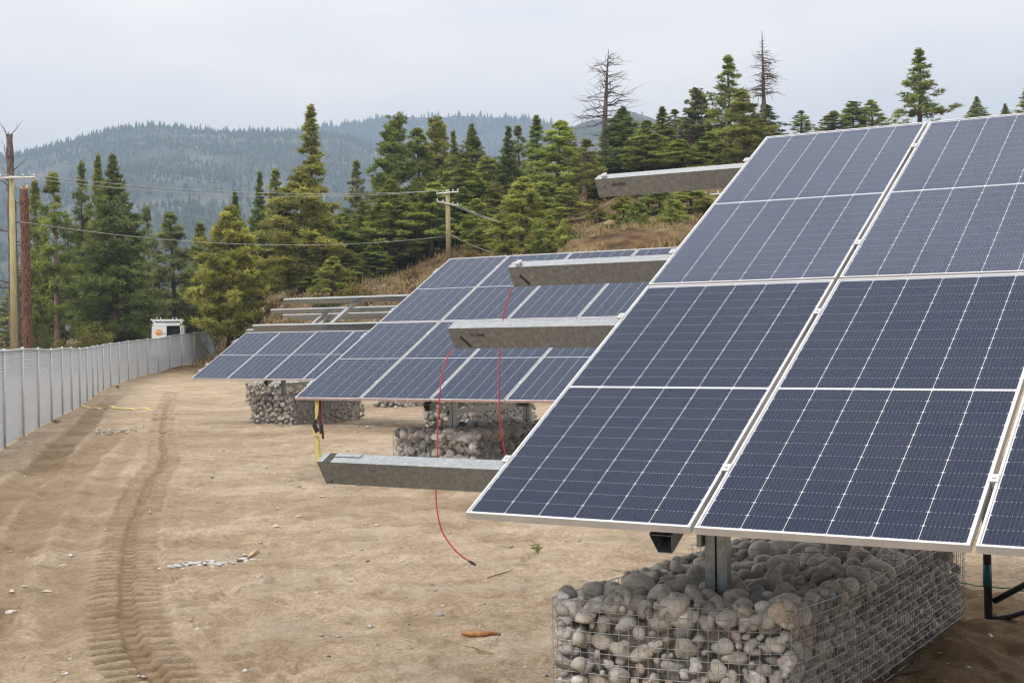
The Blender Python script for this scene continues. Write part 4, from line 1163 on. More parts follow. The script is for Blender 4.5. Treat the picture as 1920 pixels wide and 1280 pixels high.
# ------------------------------------------------------------------ chain-link fence
def make_mesh_mat():
    m = bpy.data.materials.new('chain_link'); m.use_nodes = True
    t = m.node_tree; b = t.nodes['Principled BSDF']
    b.inputs['Base Color'].default_value = (0.60, 0.67, 0.76, 1); b.inputs['Metallic'].default_value = 0.25; b.inputs['Roughness'].default_value = 0.5
    uvn = nd(t, 'ShaderNodeUVMap')
    sp = nd(t, 'ShaderNodeSeparateXYZ'); t.links.new(uvn.outputs[0], sp.inputs[0])
    def weave(sign):
        a = nd(t, 'ShaderNodeMath', operation='MULTIPLY'); a.inputs[1].default_value = sign; t.links.new(sp.outputs[1], a.inputs[0])
        s_ = nd(t, 'ShaderNodeMath', operation='ADD'); t.links.new(sp.outputs[0], s_.inputs[0]); t.links.new(a.outputs[0], s_.inputs[1])
        q = nd(t, 'ShaderNodeMath', operation='MULTIPLY'); q.inputs[1].default_value = 14.0; t.links.new(s_.outputs[0], q.inputs[0])
        f = nd(t, 'ShaderNodeMath', operation='FRACT'); t.links.new(q.outputs[0], f.inputs[0])
        l = nd(t, 'ShaderNodeMath', operation='LESS_THAN'); l.inputs[1].default_value = 0.13; t.links.new(f.outputs[0], l.inputs[0])
        return l.outputs[0]
    mxm = nd(t, 'ShaderNodeMath', operation='MAXIMUM'); t.links.new(weave(1), mxm.inputs[0]); t.links.new(weave(-1), mxm.inputs[1])
    # narrow slats threaded through the weave
    q = nd(t, 'ShaderNodeMath', operation='MULTIPLY'); q.inputs[1].default_value = 17.0; t.links.new(sp.outputs[1], q.inputs[0])
    f = nd(t, 'ShaderNodeMath', operation='FRACT'); t.links.new(q.outputs[0], f.inputs[0])
    l = nd(t, 'ShaderNodeMath', operation='LESS_THAN'); l.inputs[1].default_value = 0.88; t.links.new(f.outputs[0], l.inputs[0])
    mx2 = nd(t, 'ShaderNodeMath', operation='MAXIMUM'); t.links.new(mxm.outputs[0], mx2.inputs[0]); t.links.new(l.outputs[0], mx2.inputs[1])
    tr = nd(t, 'ShaderNodeBsdfTransparent'); ms = nd(t, 'ShaderNodeMixShader')
    t.links.new(mx2.outputs[0], ms.inputs[0]); t.links.new(tr.outputs[0], ms.inputs[1]); t.links.new(b.outputs[0], ms.inputs[2])
    t.links.new(ms.outputs[0], t.nodes['Material Output'].inputs[0])
    return m
M_MESH = make_mesh_mat()
def fence():
    line = smooth_path([(-8.2, 20.0), (-9.86, 26.8), (-11.8, 35.0), (-14.5, 46.5), (-17.1, 57.8), (-18.7, 69), (-19.3, 78), (-19.25, 86)], 10)
    seg = np.linalg.norm(np.diff(line, axis=0), axis=1); arc = np.concatenate([[0], np.cumsum(seg)])
    n = int(arc[-1] / 3.05)
    S = np.linspace(0, arc[-1], n + 1)
    px_ = np.interp(S, arc, line[:, 0]); py_ = np.interp(S, arc, line[:, 1]); pz_ = np.array([gz(x, y) for x, y in zip(px_, py_)])
    H = 1.86
    o = (px_[n // 2], py_[n // 2], pz_[n // 2])
    t = thing('chain_link_fence', 'long pale galvanised chain-link fence running back on the left', 'fence', o)
    off = np.array(o)
    top = []
    for k in range(n + 1):
        base = np.array((px_[k], py_[k], pz_[k])); tall = H + (.03 if k < n else .32)
        b = MB(); b.tube([base + (0, 0, -.1), base + (0, 0, tall)], .024 if k < n else .05, 8); b.obj('post', M_FPOST, t, True, off)
        top.append(base + (0, 0, H - .02))
        if k < n:
            nb = np.array((px_[k + 1], py_[k + 1], pz_[k + 1]))
            me = MB()
            d = (nb - base)[:2]; L = np.linalg.norm(d)
            V = []; uv = []
            nq = 4
            for q in range(nq + 1):
                s = q / nq; p = base + (nb - base) * s
                sag = .012 * sin(pi * s)
                side = np.array((d[1], -d[0], 0)) / L * (-.034)
                V += [p + side + (0, 0, .02), p + side + (0, 0, H + .01 - sag)]; uv += [(S[k] + L * s, 0), (S[k] + L * s, H)]
            F = [(2 * q, 2 * q + 2, 2 * q + 3, 2 * q + 1) for q in range(nq)]
            me.add(np.array(V) - off, F)
            m = me.mesh('wire_fabric', M_MESH); ul = m.uv_layers.new(name='UVMap')
            ul.data.foreach_set('uv', np.array([uv[i] for f in F for i in f], 'f').ravel())
            link('wire_fabric', m, t)
    b = MB(); b.tube(smooth_path(top, 3), .021, 6); b.obj('top_rail', M_FPOST, t, True, off)
    # brace panel leaning off the end post
    e = np.array((px_[n], py_[n], pz_[n])); q = np.array((px_[n] + .55, py_[n] - .3, pz_[n]))
    foot = e + np.array((.75, -.2, 0)); foot[2] = gz(foot[0], foot[1])
    tp = e + (0, 0, H); b = MB(); b.tube([tp, foot], .028, 8); b.tube([tp + (-.5, .1, -.12), foot + (-.5, .1, 0)], .022, 8); b.tube([(tp + foot) / 2, (tp + foot) / 2 + (-.5, .1, 0)], .018, 6); b.obj('end_brace', M_FPOST, t, True, off)
    m = MB(); V = np.array([tp + (-.5, .1, -.12), tp, foot, foot + (-.5, .1, 0)]) - off; m.add(V, [(0, 1, 2, 3)])
    me = m.mesh('wire_fabric', M_MESH); ul = me.uv_layers.new(name='UVMap'); ul.data.foreach_set('uv', np.array([(0, 1.8), (.5, 1.9), (.5, 0), (0, 0)], 'f').ravel()); link('wire_fabric', me, t)
fence()

# ------------------------------------------------------------------ white van behind the fence
def van():
    x, y = (313 - 960) / FPX * 85.0, 85.0; z = gz(x, y) - .05
    t = thing('white_van', 'white work van with roof rack and one rear door open, behind the fence', 'van', (x, y, z))
    t.rotation_euler.z = radians(12)
    # local: rear faces -Y, length along +Y
    def sect(yy, hw_b, hw_t, zt, z0=.38):
        r = .16
        P = [(-hw_b, z0), (hw_b, z0), (hw_b + .02, z0 + .5), (hw_b, 1.15), (hw_t + .03, zt - r), (hw_t - .05, zt - .05), (hw_t - .22, zt), (-hw_t + .22, zt), (-hw_t + .05, zt - .05), (-hw_t - .03, zt - r), (-hw_b, 1.15), (-hw_b - .02, z0 + .5)]
        return [(p, yy, q) for p, q in P]
    S = [sect(0, .98, .85, 2.52), sect(.15, 1.0, .87, 2.55), sect(3.6, 1.0, .87, 2.55), sect(4.3, .99, .80, 2.3), sect(4.9, .95, .78, 1.35), sect(5.6, .86, .7, 1.1)]
    b = MB(); n = 12
    F = [(i * n + j, i * n + (j + 1) % n, (i + 1) * n + (j + 1) % n, (i + 1) * n + j) for i in range(len(S) - 1) for j in range(n)]
    F.append(tuple((len(S) - 1) * n + j for j in range(n)))
    b.add([p for s in S for p in s], F); b.obj('body', M_WHITE, t)
    # rear: jambs, header, closed left leaf
    b = MB(); 
    for s in (-1, 1):
        V = [(s * .985, -.02, .56), (s * .915, -.02, .56), (s * .80, -.02, 2.34), (s * .87, -.02, 2.34), (s * .985, .10, .56), (s * .915, .10, .56), (s * .80, .10, 2.34), (s * .87, .10, 2.34)]
        b.add(V, [(0, 1, 2, 3), (4, 7, 6, 5), (0, 4, 5, 1), (1, 5, 6, 2), (2, 6, 7, 3), (3, 7, 4, 0)])
    b.span((-.80, -.02, 2.34), (.80, .10, 2.50)); b.span((-.98, -.03, .40), (.98, .10, .56)); b.obj('rear_frame', M_WHITE, t)
    b = MB(); V = [(-.91, -.05, .57), (-.01, -.05, .57), (-.01, -.05, 2.33), (-.80, -.05, 2.33), (-.91, .0, .57), (-.01, .0, .57), (-.01, .0, 2.33), (-.80, .0, 2.33)]
    b.add(V, [(0, 1, 2, 3), (4, 7, 6, 5), (0, 4, 5, 1), (1, 5, 6, 2), (2, 6, 7, 3), (3, 7, 4, 0)])
    for zz in (1.95, 1.0): b.span((-.72, -.058, zz), (-.12, -.0505, zz + .03))
    door = b.obj('rear_door', M_WHITE, t)
    lg = MB(); n2 = 18
    V = [(-.48 + .22 * cos(q * 2 * pi / n2) * (1 + .12 * sin(q * 1.7)), -.054, 1.93 + .19 * sin(q * 2 * pi / n2)) for q in range(n2)] + [(-.48, -.058, 1.93)]
    lg.add(V, [(q, (q + 1) % n2, n2) for q in range(n2)]); lg.obj('round_logo', M_ORANGE, door)
    tx = MB()
    for q, u in enumerate((-.27, -.205, -.14, -.075)):
        tx.span((u, -.056, 1.80), (u + .012, -.0515, 1.90))
        tx.span((u + .0125, -.056, 1.80 + (.09 if q % 2 else .0)), (u + .045, -.0515, 1.81 + (.09 if q % 2 else .0)))
        if q != 1: tx.span((u + .0125, -.056, 1.845), (u + .04, -.0515, 1.855))
    tx.obj('lettering', M_DARK, door)
    lt = MB(); lt.span((-.52, -.075, .70), (-.44, -.0505, 1.10)); lt.span((-.62, -.075, .95), (-.5205, -.0505, .99)); lt.span((-.4395, -.075, .95), (-.12, -.0505, .99)); lt.span((-.2, -.075, .83), (-.14, -.0505, .9495)); lt.obj('latch_bars', M_DARK, door)
    b = MB(); b.box((1.03, .42, 1.5), (.05, .86, 1.75), 0, np.array(Matrix.Rotation(radians(-6), 3, 'Z'))); b.obj('open_door', M_WHITE, t)
    b = MB(); b.span((-.85, .6, .55), (.85, .65, 2.3)); b.obj('interior_shade', M_DARK, t)  # black sheet standing in for the unlit inside of the van
    b = MB(); b.span((.05, .18, .56), (.45, .55, 1.35)); b.span((.5, .2, .56), (.85, .55, 1.6)); b.span((.1, .25, 1.36), (.4, .5, 1.62)); b.obj('cargo', M_CARGO, t)
    b = MB(); b.span((.2, .15, 1.5), (.62, .24, 1.58)); b.obj('red_tool', M_REDLAMP, t)
    b = MB(); b.span((-1.0, -.16, .34), (1.0, -.031, .50)); b.obj('rear_bumper', M_RUBBER, t)
    for s in (-1, 1):
        b = MB(); b.span((s * .945 - .035, -.045, 1.2), (s * .945 + .035, -.0205, 1.65)); b.obj('tail_light', M_REDLAMP, t)
        for yy in (1.1, 4.6):
            b = MB(); b.tube([(s * .98, yy, .33), (s * .74, yy, .33)], .34, 20); wh = b.obj('tyre', M_RUBBER, t, False)
            b = MB(); b.tube([(s * .99, yy, .33), (s * .9805, yy, .33)], .2, 14); b.obj('rim', M_ALU, wh)
        b = MB(); b.tube([(s * .92, .1, 2.74), (s * .95, 3.4, 2.74)], .035, 8)
        for yy in (.2, 1.7, 3.2): b.tube([(s * .80, yy, 2.54), (s * .93, yy, 2.74)], .025, 6)
        for yy in (.15, .35): b.tube([(s * (.62 if yy < .2 else .35), yy, 2.72), (s * (.55 if yy < .2 else .38), yy, 2.90)], [.035, .012], 6)
        b.obj('rack_rail', M_WHITE, t)
    for yy in (.2, 1.7, 3.2):
        b = MB(); b.box((0, yy, 2.72), (2.0, .09, .05)); b.obj('rack_crossbar', M_WHITE, t)
    b = MB(); b.tube([(-.55, .0, 2.64), (.55, .0, 2.64)], .05, 8); b.obj('pipe_tube', M_FPOST, t)
van()

# ------------------------------------------------------------------ utility poles and overhead lines
def pole(label, px, ytop, Y, arms, dark=False):
    top = pix(px, ytop, Y); zb = gz(top[0], Y)
    t = thing('utility_pole', label, 'utility pole', (top[0], Y, zb), 'wooden utility poles'); off = np.array((top[0], Y, zb))
    b = MB(); b.tube([(top[0] + .04, Y, zb - .3), (top[0], Y, top[2])], [.19, .14], 10); b.obj('pole_shaft', M_POLE, t, True, off)
    ends = []
    for (dz, hx, ry, tilt) in arms:
        c_ = np.array((top[0], Y - .2, top[2] + dz)); d = np.array((cos(ry), sin(ry), tilt)) * hx
        b = MB(); b.tube([c_ - d, c_ + d], .055, 4); a = b.obj('crossarm', M_ARM, t, False, off)
        b = MB()
        for s in (-.95, -.4, .5, .95):
            q = c_ + d * s; b.tube([q + (0, 0, .05), q + (0, 0, .10), q + (0, 0, .2)], [.03, .055, .03], 6)
            ends.append(q + (0, 0, .2))
        b.obj('insulators', M_ARM, a, True, off)
    return ends
E1 = pole('leaning yellowish utility pole with pale crossarm at the left edge', 22, 330, 72.0, [(-.12, 1.25, .35, .05)])
E2 = pole('wooden utility pole with two pale crossarms in front of the middle pines', 839, 355, 88.0, [(-.25, .72, -.1, .07), (-.95, .72, .35, -.18)])
E3 = pole('utility pole mostly hidden behind the nearest table, insulators showing at its edge', 1362, 352, 80.0, [(-.4, 1.3, -.2, .0), (-1.0, .9, .2, .0)])
def wire(label, a, b_, sag, r=.016):
    a, b_ = np.array(a), np.array(b_); P = []
    for k in range(25):
        s = k / 24; p = a + (b_ - a) * s; p[2] -= sag * 4 * s * (1 - s); P.append(p)
    m = MB(); m.tube(P, r, 4); o = m.obj('power_line', M_CABLE, None, True, a); o.location = a
    return tag(o, label, 'power line', 'overhead lines between the poles')
wire('upper overhead line from the left edge pole to the middle pole', E1[2], E2[0], .55)
wire('overhead line just below the upper one, left edge pole to middle pole', E1[1], E2[1], .75)
wire('low thin line from the left edge pole to halfway up the middle pole', pix(24, 413, 72), pix(836, 443, 88), .9)
wire('upper of the lines sagging from the middle pole to the right', pix(858, 384, 88), E3[0], 2.05, .010)
wire('middle line sagging from the middle pole to the right', pix(857, 386, 87.6), E3[5], 1.75, .010)
wire('lowest line sagging from the middle pole to the right', pix(856, 388, 87.2), pix(1380, 368, 80), 1.95, .010)
_a = pix(992, 478, 70); wire('guy wire slanting down right from the middle pole to the slope', pix(840, 437, 88), (_a[0], _a[1], gz(_a[0], _a[1]) + .1), .25)

# ------------------------------------------------------------------ trees
def pine(seed, h, w, crown=.12, dense=1.0, top=.8, droop=.12, tuft=.30, irregular=.35, blades=11, bark_r=None, gapk=1.0, puff=.36):
    """tapered trunk with limbs, and needle tufts at the twig ends.  profile top: 1 = cone, small = rounded"""
    rs = np.random.RandomState(seed)
    tr = MB(); r0 = bark_r or h * .013 + .05
    lean = rs.randn(2) * .012 * h
    pts = [np.array((lean[0] * (k / 8) ** 2 + .03 * rs.randn(), lean[1] * (k / 8) ** 2 + .03 * rs.randn(), h * k / 8 - (.3 if k == 0 else 0))) for k in range(9)]
    tr.tube(pts, [r0 * (1 - .93 * k / 8) * (1.25 if k == 0 else 1) for k in range(9)], 7)
    def axis(z):
        s = np.clip(z / h, 0, 1); return np.array((lean[0] * s * s, lean[1] * s * s, z))
    TP = []; TD = []; TS = []
    z = h * crown
    side = rs.rand() * 6
    step = .5
    while z < h * .985:
        t = (z - h * crown) / (h * (1 - crown))
        prof = (1 - t) ** (top * .95) * min(1, .55 + t * 3.5)
        L0 = w / 2 * prof * (1 + .28 * noise2(np.array([z * .7 + seed]), np.array([seed * 1.7]))[0])
        nb = max(3, int(round((3.4 + 1.5 * rs.rand()) * (dense if L0 > .5 else 1) * (1 if puff else 1.3))))
        for k in range(nb):
            a = side + k * 2 * pi / nb + rs.randn() * .3
            if puff and rs.rand() < .16 and t < .9: continue
            L = max(.16, L0 * (1 - irregular * rs.rand()) * (1.22 if rs.rand() < .13 else 1))
            el = .75 * t + .30 - droop * (1 - t) * 2.2 + rs.randn() * .14
            d = np.array((cos(a) * cos(el), sin(a) * cos(el), sin(el)))
            o = axis(min(h * .99, z + rs.uniform(-.5, .5) * step)); q = [o, o + d * L * .55 + (0, 0, -.03 * L), o + d * L + (0, 0, .07 * L)]
            tr.tube(q, [r0 * .22 * (1 - t) + .012, r0 * .12 * (1 - t) + .010, .006], 3, cap=False)
            shade = rs.randn() * .16
            lv = np.array((-sin(a), cos(a), 0))
            if puff:                                   # rounded needle clumps at the twig ends
                nc = max(1, int(round(L / .68)))
                for j in range(nc):
                    s = 1.0 - .62 * j / max(1, nc - .3) + .06 * rs.randn()
                    cc = o + d * L * s + lv * rs.randn() * .24 * L * (.4 + .6 * s) * (j > 0) + np.array((0, 0, .05 * L + .10 * rs.randn()))
                    cr = min(puff, .05 + .26 * L) * (.75 + .5 * rs.rand()); sh = shade + .14 * rs.randn()
                    for q_ in range(int(5 + 4 * rs.rand() * dense)):
                        e_ = rs.randn(3); e_ /= np.linalg.norm(e_); e_ = e_ * (1, 1, .72) + np.array((0, 0, .15))
                        TP.append(cc + e_ * cr * rs.rand() ** .4); TD.append(e_ + np.array((0, 0, .45))); TS.append(sh)
            else:
                ntf = max(2, int(L / .22 * dense))
                for j in range(ntf):
                    s = 1.04 - .74 * (((j + rs.rand()) / ntf) ** 1.35)
                    lat = lv * rs.randn() * .20 * L * (.35 + .65 * s)
                    TP.append(o + d * L * s + lat + (0, 0, .06 * L * s + rs.randn() * .09))
                    TD.append(d * .8 + np.array((0, 0, .55)) + lat * .8 + rs.randn(3) * .25); TS.append(shade)
        step = (.46 + .30 * rs.rand()) * (1.0 - .35 * t) * (h / 14) ** .5 / gapk; z += step
        side += 1.1
    for k in range(4):
        TP.append(axis(h * (1 - .012 * k)) + rs.randn(3) * .04); TD.append(np.array((0, 0, 1.0)) + rs.randn(3) * .3); TS.append(0)
    TP = np.array(TP); TD = np.array(TD); tz = np.clip(TP[:, 2] / h, 0, 1)[:, None, None]; TD /= np.linalg.norm(TD, axis=1)[:, None]
    n = len(TP)
    # star of thin triangular needle bundles round each twig end
    R = rs.randn(n, blades, 3); R /= np.linalg.norm(R, axis=2)[:, :, None]
    D = TD[:, None, :] * .75 + R; D /= np.linalg.norm(D, axis=2)[:, :, None]
    S = np.cross(D, rs.randn(n, blades, 3)); S /= np.linalg.norm(S, axis=2)[:, :, None]
    ln = tuft * (1.05 - .5 * tz ** 3) * (.75 + .5 * rs.rand(n, 1, 1)) * (.7 + .6 * rs.rand(n, blades, 1)); wd = tuft * .17 * (.8 + .5 * rs.rand(n, blades, 1))
    C = TP[:, None, :] + R * tuft * .22
    V = np.stack([C - S * wd, C + S * wd, C + D * ln + S * wd * .15], 2).reshape(-1, 3)
    me = bpy.data.meshes.new('crown'); nt_ = n * blades
    me.vertices.add(nt_ * 3); me.vertices.foreach_set('co', V.ravel().astype('f'))
    me.loops.add(nt_ * 3); me.loops.foreach_set('vertex_index', np.arange(nt_ * 3, dtype='i'))
    me.polygons.add(nt_); me.polygons.foreach_set('loop_start', (np.arange(nt_) * 3).astype('i')); me.polygons.foreach_set('loop_total', np.full(nt_, 3, 'i'))
    low = .5 + .75 * noise2(TP[:, 0] * .8 + seed, TP[:, 2] * .8)
    rc = np.clip(low[:, None] + np.array(TS)[:, None] + .13 * rs.randn(n, 1) + .10 * rs.randn(n, blades), .02, .98)
    at = me.attributes.new('rc', 'FLOAT', 'FACE'); at.data.foreach_set('value', rc.ravel().astype('f'))
    me.materials.append(M_NEEDLE); me.update(calc_edges=True)
    return tr.mesh('trunk', M_BARK, True), me

# forms: h, w as built; scaled when placed
FORMS = {
    'pondA': pine(1, 15, 5.6, .16, 1.0, .70, .08, .40, .45),
    'pondB': pine(2, 15, 5.0, .10, 1.05, .80, .10, .38, .40),
    'pondC': pine(3, 15, 6.4, .20, 1.0, .52, .04, .42, .50),
    'spire': pine(4, 18, 5.0, .06, 1.0, 1.05, .12, .36, .42),
    'firA': pine(5, 16, 5.6, .03, 1.25, .80, .20, .30, .28, 13, gapk=1.25, puff=0),
    'firB': pine(6, 14, 4.6, .03, 1.2, .95, .18, .30, .30, 13, gapk=1.2, puff=0),
    'young': pine(7, 8, 3.6, .05, 1.1, .80, .10, .28, .30, puff=.24),
    'youngB': pine(8, 8, 4.4, .08, 1.1, .62, .06, .28, .38, puff=.26),
    'open': pine(9, 15, 5.4, .12, .62, .80, .05, .36, .45),
    'openB': pine(10, 14, 4.6, .20, .58, .70, .02, .36, .5),
    'bushy': pine(11, 5, 4.2, .02, 1.15, .50, .02, .26, .35, puff=.24),
    'broad': pine(12, 13, 7.6, .08, 1.1, .66, .10, .40, .45),
}
FORM_H = {'pondA': (15, 5.6), 'pondB': (15, 5.0), 'pondC': (15, 6.4), 'spire': (18, 5.0), 'firA': (16, 5.6), 'firB': (14, 4.6), 'young': (8, 3.6), 'youngB': (8, 4.4), 'open': (15, 5.4), 'openB': (14, 4.6), 'bushy': (5, 4.2), 'broad': (13, 7.6)}
GREEN = (.255, .300, .085, .02); LIGHT = (.335, .375, .098, .02); DARK = (.165, .215, .072, .0); OLIVE = (.295, .305, .086, .03); RUST = (.305, .305, .086, .07); GOLD = (.350, .355, .090, .06); FADE = (.240, .270, .108, .01)
def plant_tree(px, ytop, Y, wpx, form, col, label, rot=None, zb=None, bark=None):
    top = pix(px, ytop, Y); x = top[0]
    base = gz(x, Y) if zb is None else zb
    h = top[2] - base
    t = thing('pine_tree', label, 'tree', (x, Y, base), 'pines behind the site')
    fh, fw = FORM_H[form]; sz = h / fh; sx = (wpx * 1.28 / FPX * Y) / fw
    rs = random.Random(int(px * 7 + ytop))
    rz = rs.random() * 6.28 if rot is None else rot
    tm, cm = FORMS[form]
    a = link('trunk', tm, t); c = link('crown', cm, t)
    if bark is not None:
        a.material_slots[0].link = 'OBJECT'; a.material_slots[0].material = bark
    for o in (a, c):
        o.scale = (sx, sx, sz); o.rotation_euler.z = rz
    j = 1 + rs.uniform(-.12, .12)
    c.color = (col[0] * j, col[1] * j * rs.uniform(.95, 1.05), col[2] * j, col[3])
    return t
TREES = [
    (64, 340, 98, 74, 'pondB', GREEN, 'narrow green pine right behind the cut red trunk'),
    (105, 326, 92, 112, 'openB', GREEN, 'pine with bare pale trunk below, second from the left edge', M_BARKPALE),
    (152, 303, 100, 84, 'open', FADE, 'slender grey-green pine left of the tall dark fir pair'),
    (184, 290, 95, 84, 'spire', GREEN, 'pointed pine, left one of the twin tops at far left'),
    (214, 291, 90, 158, 'firA', DARK, 'large dense dark fir, right one of the twin tops at far left'),
    (278, 388, 115, 66, 'openB', FADE, 'thin sparse pine right of the large dark fir'),
    (326, 398, 108, 118, 'pondA', FADE, 'dull green pine standing above the white van'),
    (374, 418, 112, 84, 'pondB', GREEN, 'pine between the van and the golden pine'),
    (440, 358, 100, 66, 'spire', DARK, 'dark pointed top rising behind the golden pine'),
    (428, 392, 84, 160, 'broad', GOLD, 'golden-green pine with yellowing needles left of the bare racks'),
    (484, 326, 104, 78, 'firB', DARK, 'dark bluish fir left of the tallest middle pine'),
    (516, 318, 102, 96, 'open', OLIVE, 'gnarled-top pine touching the tallest middle pine'),
    (581, 198, 98, 122, 'spire', OLIVE, 'tallest pine of the middle, narrow pointed top'),
    (566, 330, 88, 190, 'broad', RUST, 'broad pine with rusty needles in front of the tallest one'),
    (621, 482, 80, 84, 'young', LIGHT, 'light green young pine above the bare racks'),
    (640, 400, 92, 110, 'pondB', GREEN, 'green pine right of the rusty broad pine'),
    (668, 302, 112, 80, 'open', FADE, 'thin pine right of the gap to the far hill'),
    (690, 380, 100, 96, 'pondC', GREEN, 'rounded pine under the tall bushy-topped one'),
    (736, 223, 102, 116, 'pondC', GREEN, 'tall pine with bushy layered top left of the middle pole'),
    (735, 338, 93, 128, 'pondB', GREEN, 'pine with clear dark trunk at the slope edge left of the middle pole'),
    (786, 242, 106, 104, 'pondA', GREEN, 'pine behind the middle pole, left of a pointed pair'),
    (818, 225, 110, 100, 'pondC', OLIVE, 'pine straight above the middle pole'),
    (806, 342, 93, 120, 'pondA', LIGHT, 'light pine with slim trunk just left of the middle pole'),
    (852, 248, 112, 78, 'firB', GREEN, 'left pine of the pointed pair right of the middle pole'),
    (884, 232, 112, 104, 'firA', GREEN, 'right pine of the pointed pair right of the middle pole'),
    (874, 300, 96, 130, 'pondB', GREEN, 'full green pine below the pointed pair'),
    (915, 300, 100, 110, 'pondC', LIGHT, 'pale rounded pine left of the dark spired fir'),
    (950, 240, 98, 92, 'firB', DARK, 'dark spired fir with brownish tip in the middle grove'),
    (974, 236, 112, 70, 'openB', FADE, 'pale thin pine right behind the dark spired fir'),
    (1006, 216, 104, 92, 'spire', GREEN, 'tall slim pine at the right of the middle grove'),
    (1043, 228, 98, 136, 'pondA', LIGHT, 'big pale green pine left of the crooked one'),
    (976, 334, 76, 124, 'young', LIGHT, 'bright young pine on the slope edge above the second table'),
    (1068, 240, 110, 70, 'open', FADE, 'slim pine behind the crooked one'),
    (1094, 262, 94, 96, 'openB', OLIVE, 'crooked pine with rough brown trunk left of the dead snag', M_BARKPALE),
    (1166, 200, 102, 130, 'firA', DARK, 'dark dense fir right beside the dead snag'),
    (1212, 226, 98, 96, 'pondB', GREEN, 'green pine above the highest bare purlin, left one'),
    (1242, 200, 102, 80, 'spire', GREEN, 'green pine with thin double top above the highest purlin'),
    (1264, 206, 118, 62, 'openB', FADE, 'round-topped thin pine behind the double top'),
    (1280, 262, 96, 100, 'pondA', LIGHT, 'pale pine in front of the red earth patch'),
    (1311, 168, 116, 78, 'pondC', FADE, 'rounded pine on the skyline left of the tall slope pine'),
    (1366, 104, 106, 104, 'open', GREEN, 'tall open pine on the skyline left of the dead-topped one'),
    (1332, 250, 98, 90, 'pondB', GREEN, 'green pine under the skyline pair'),
    (1398, 172, 94, 118, 'pondA', OLIVE, 'yellowish green pine next to the nearest table corner'),
    (1168, 366, 76, 80, 'youngB', LIGHT, 'bushy young pine below the highest purlin, left one'),
    (1236, 352, 82, 100, 'youngB', GREEN, 'bushy young pine below the highest purlin, middle one'),
    (1296, 350, 80, 110, 'youngB', LIGHT, 'bushy young pine below the highest purlin, next to the panel edge'),
    (1502, 208, 132, 52, 'openB', GREEN, 'small open treetop above the near table, first on the left'),
    (1562, 208, 124, 60, 'young', GREEN, 'round green treetop above the near table, second from left'),
    (1598, 192, 122, 70, 'youngB', GREEN, 'round green treetop above the near table, third from left'),
    (1636, 188, 122, 62, 'young', LIGHT, 'pale green treetop above the near table, fourth from left'),
    (1724, 92, 104, 106, 'open', GREEN, 'tall open pine alone on the skyline above the panel gap'),
    (1832, 182, 140, 56, 'firB', FADE, 'small spruce top on the skyline at right'),
    (1886, 195, 145, 44, 'firB', FADE, 'tiny spruce top on the skyline near the right edge'),
    (1926, 162, 112, 66, 'open', GREEN, 'pine cut off by the right edge of the picture'),
]
for T in TREES:
    plant_tree(T[0], T[1], T[2], T[3], T[4], T[5], T[6], bark=T[7] if len(T) > 7 else None)
# filler trees deeper in the grove, each named by the tree it stands next to
SHORT = [(20, 'the left edge pole'), (64, 'the narrow pine by the cut trunk'), (105, 'the pale-trunked pine'), (152, 'the slender grey-green pine'), (184, 'the left twin top'), (214, 'the large dark fir'), (278, 'the thin sparse pine'),
         (326, 'the pine above the van'), (374, 'the pine between van and golden pine'), (428, 'the golden-green pine'), (484, 'the dark bluish fir'), (516, 'the gnarled-top pine'), (581, 'the tallest middle pine'), (640, 'the rusty broad pine'),
         (690, 'the rounded pine on the slope'), (736, 'the tall bushy-topped pine'), (786, 'the pine behind the middle pole'), (838, 'the middle utility pole'), (884, 'the pointed pair'), (915, 'the pale rounded pine'), (950, 'the dark spired fir'),
         (1006, 'the tall slim pine'), (1043, 'the big pale green pine'), (1094, 'the crooked pine'), (1140, 'the tall bare snag'), (1166, 'the dense fir by the snag'), (1212, 'the pine above the highest purlin'), (1242, 'the thin double top'),
         (1280, 'the red earth patch'), (1311, 'the rounded skyline pine'), (1366, 'the tall open skyline pine'), (1398, 'the yellowish corner pine'), (1436, 'the needle-thin dead top')]
_used = {}
def filler(px, y, D, wpx, form, col, row):
    nm = min(SHORT, key=lambda q: abs(q[0] - px)); dx = px - nm[0]
    where = 'straight behind' if abs(dx) < 9 else ('just left of' if dx < 0 else 'just right of')
    lab = '%s pine %s %s' % (row, where, nm[1])
    k = _used.get(lab, 0); _used[lab] = k + 1
    if k: lab = lab.replace(row, row + (', farther back,' if k == 1 else ', farthest back,'))
    plant_tree(px, y, D, wpx, form, col, lab)
rs_ = random.Random(5)
for k in range(26):
    px = 40 + k * 39 + rs_.uniform(-10, 10)
    lim = np.interp(px, [0, 60, 130, 250, 270, 400, 430, 480, 560, 640, 700, 1000, 1100], [470, 440, 420, 430, 520, 500, 450, 430, 380, 430, 350, 320, 330])
    filler(px, lim + rs_.uniform(0, 60), rs_.uniform(118, 140), rs_.uniform(85, 125), rs_.choice(['pondA', 'pondB', 'firA', 'pondC', 'firB']), rs_.choice([GREEN, DARK, FADE, GREEN]), 'shaded back row')
for k, (px, y) in enumerate(((1150, 300), (1190, 290), (1225, 300), (1262, 300), (1345, 235), (1376, 290), (1420, 235), (1110, 330), (1040, 330), (1410, 280))):
    filler(px, y, rs_.uniform(112, 128), rs_.uniform(75, 105), rs_.choice(['pondA', 'pondB', 'firA', 'openB']), rs_.choice([GREEN, DARK, OLIVE]), 'half hidden upslope')
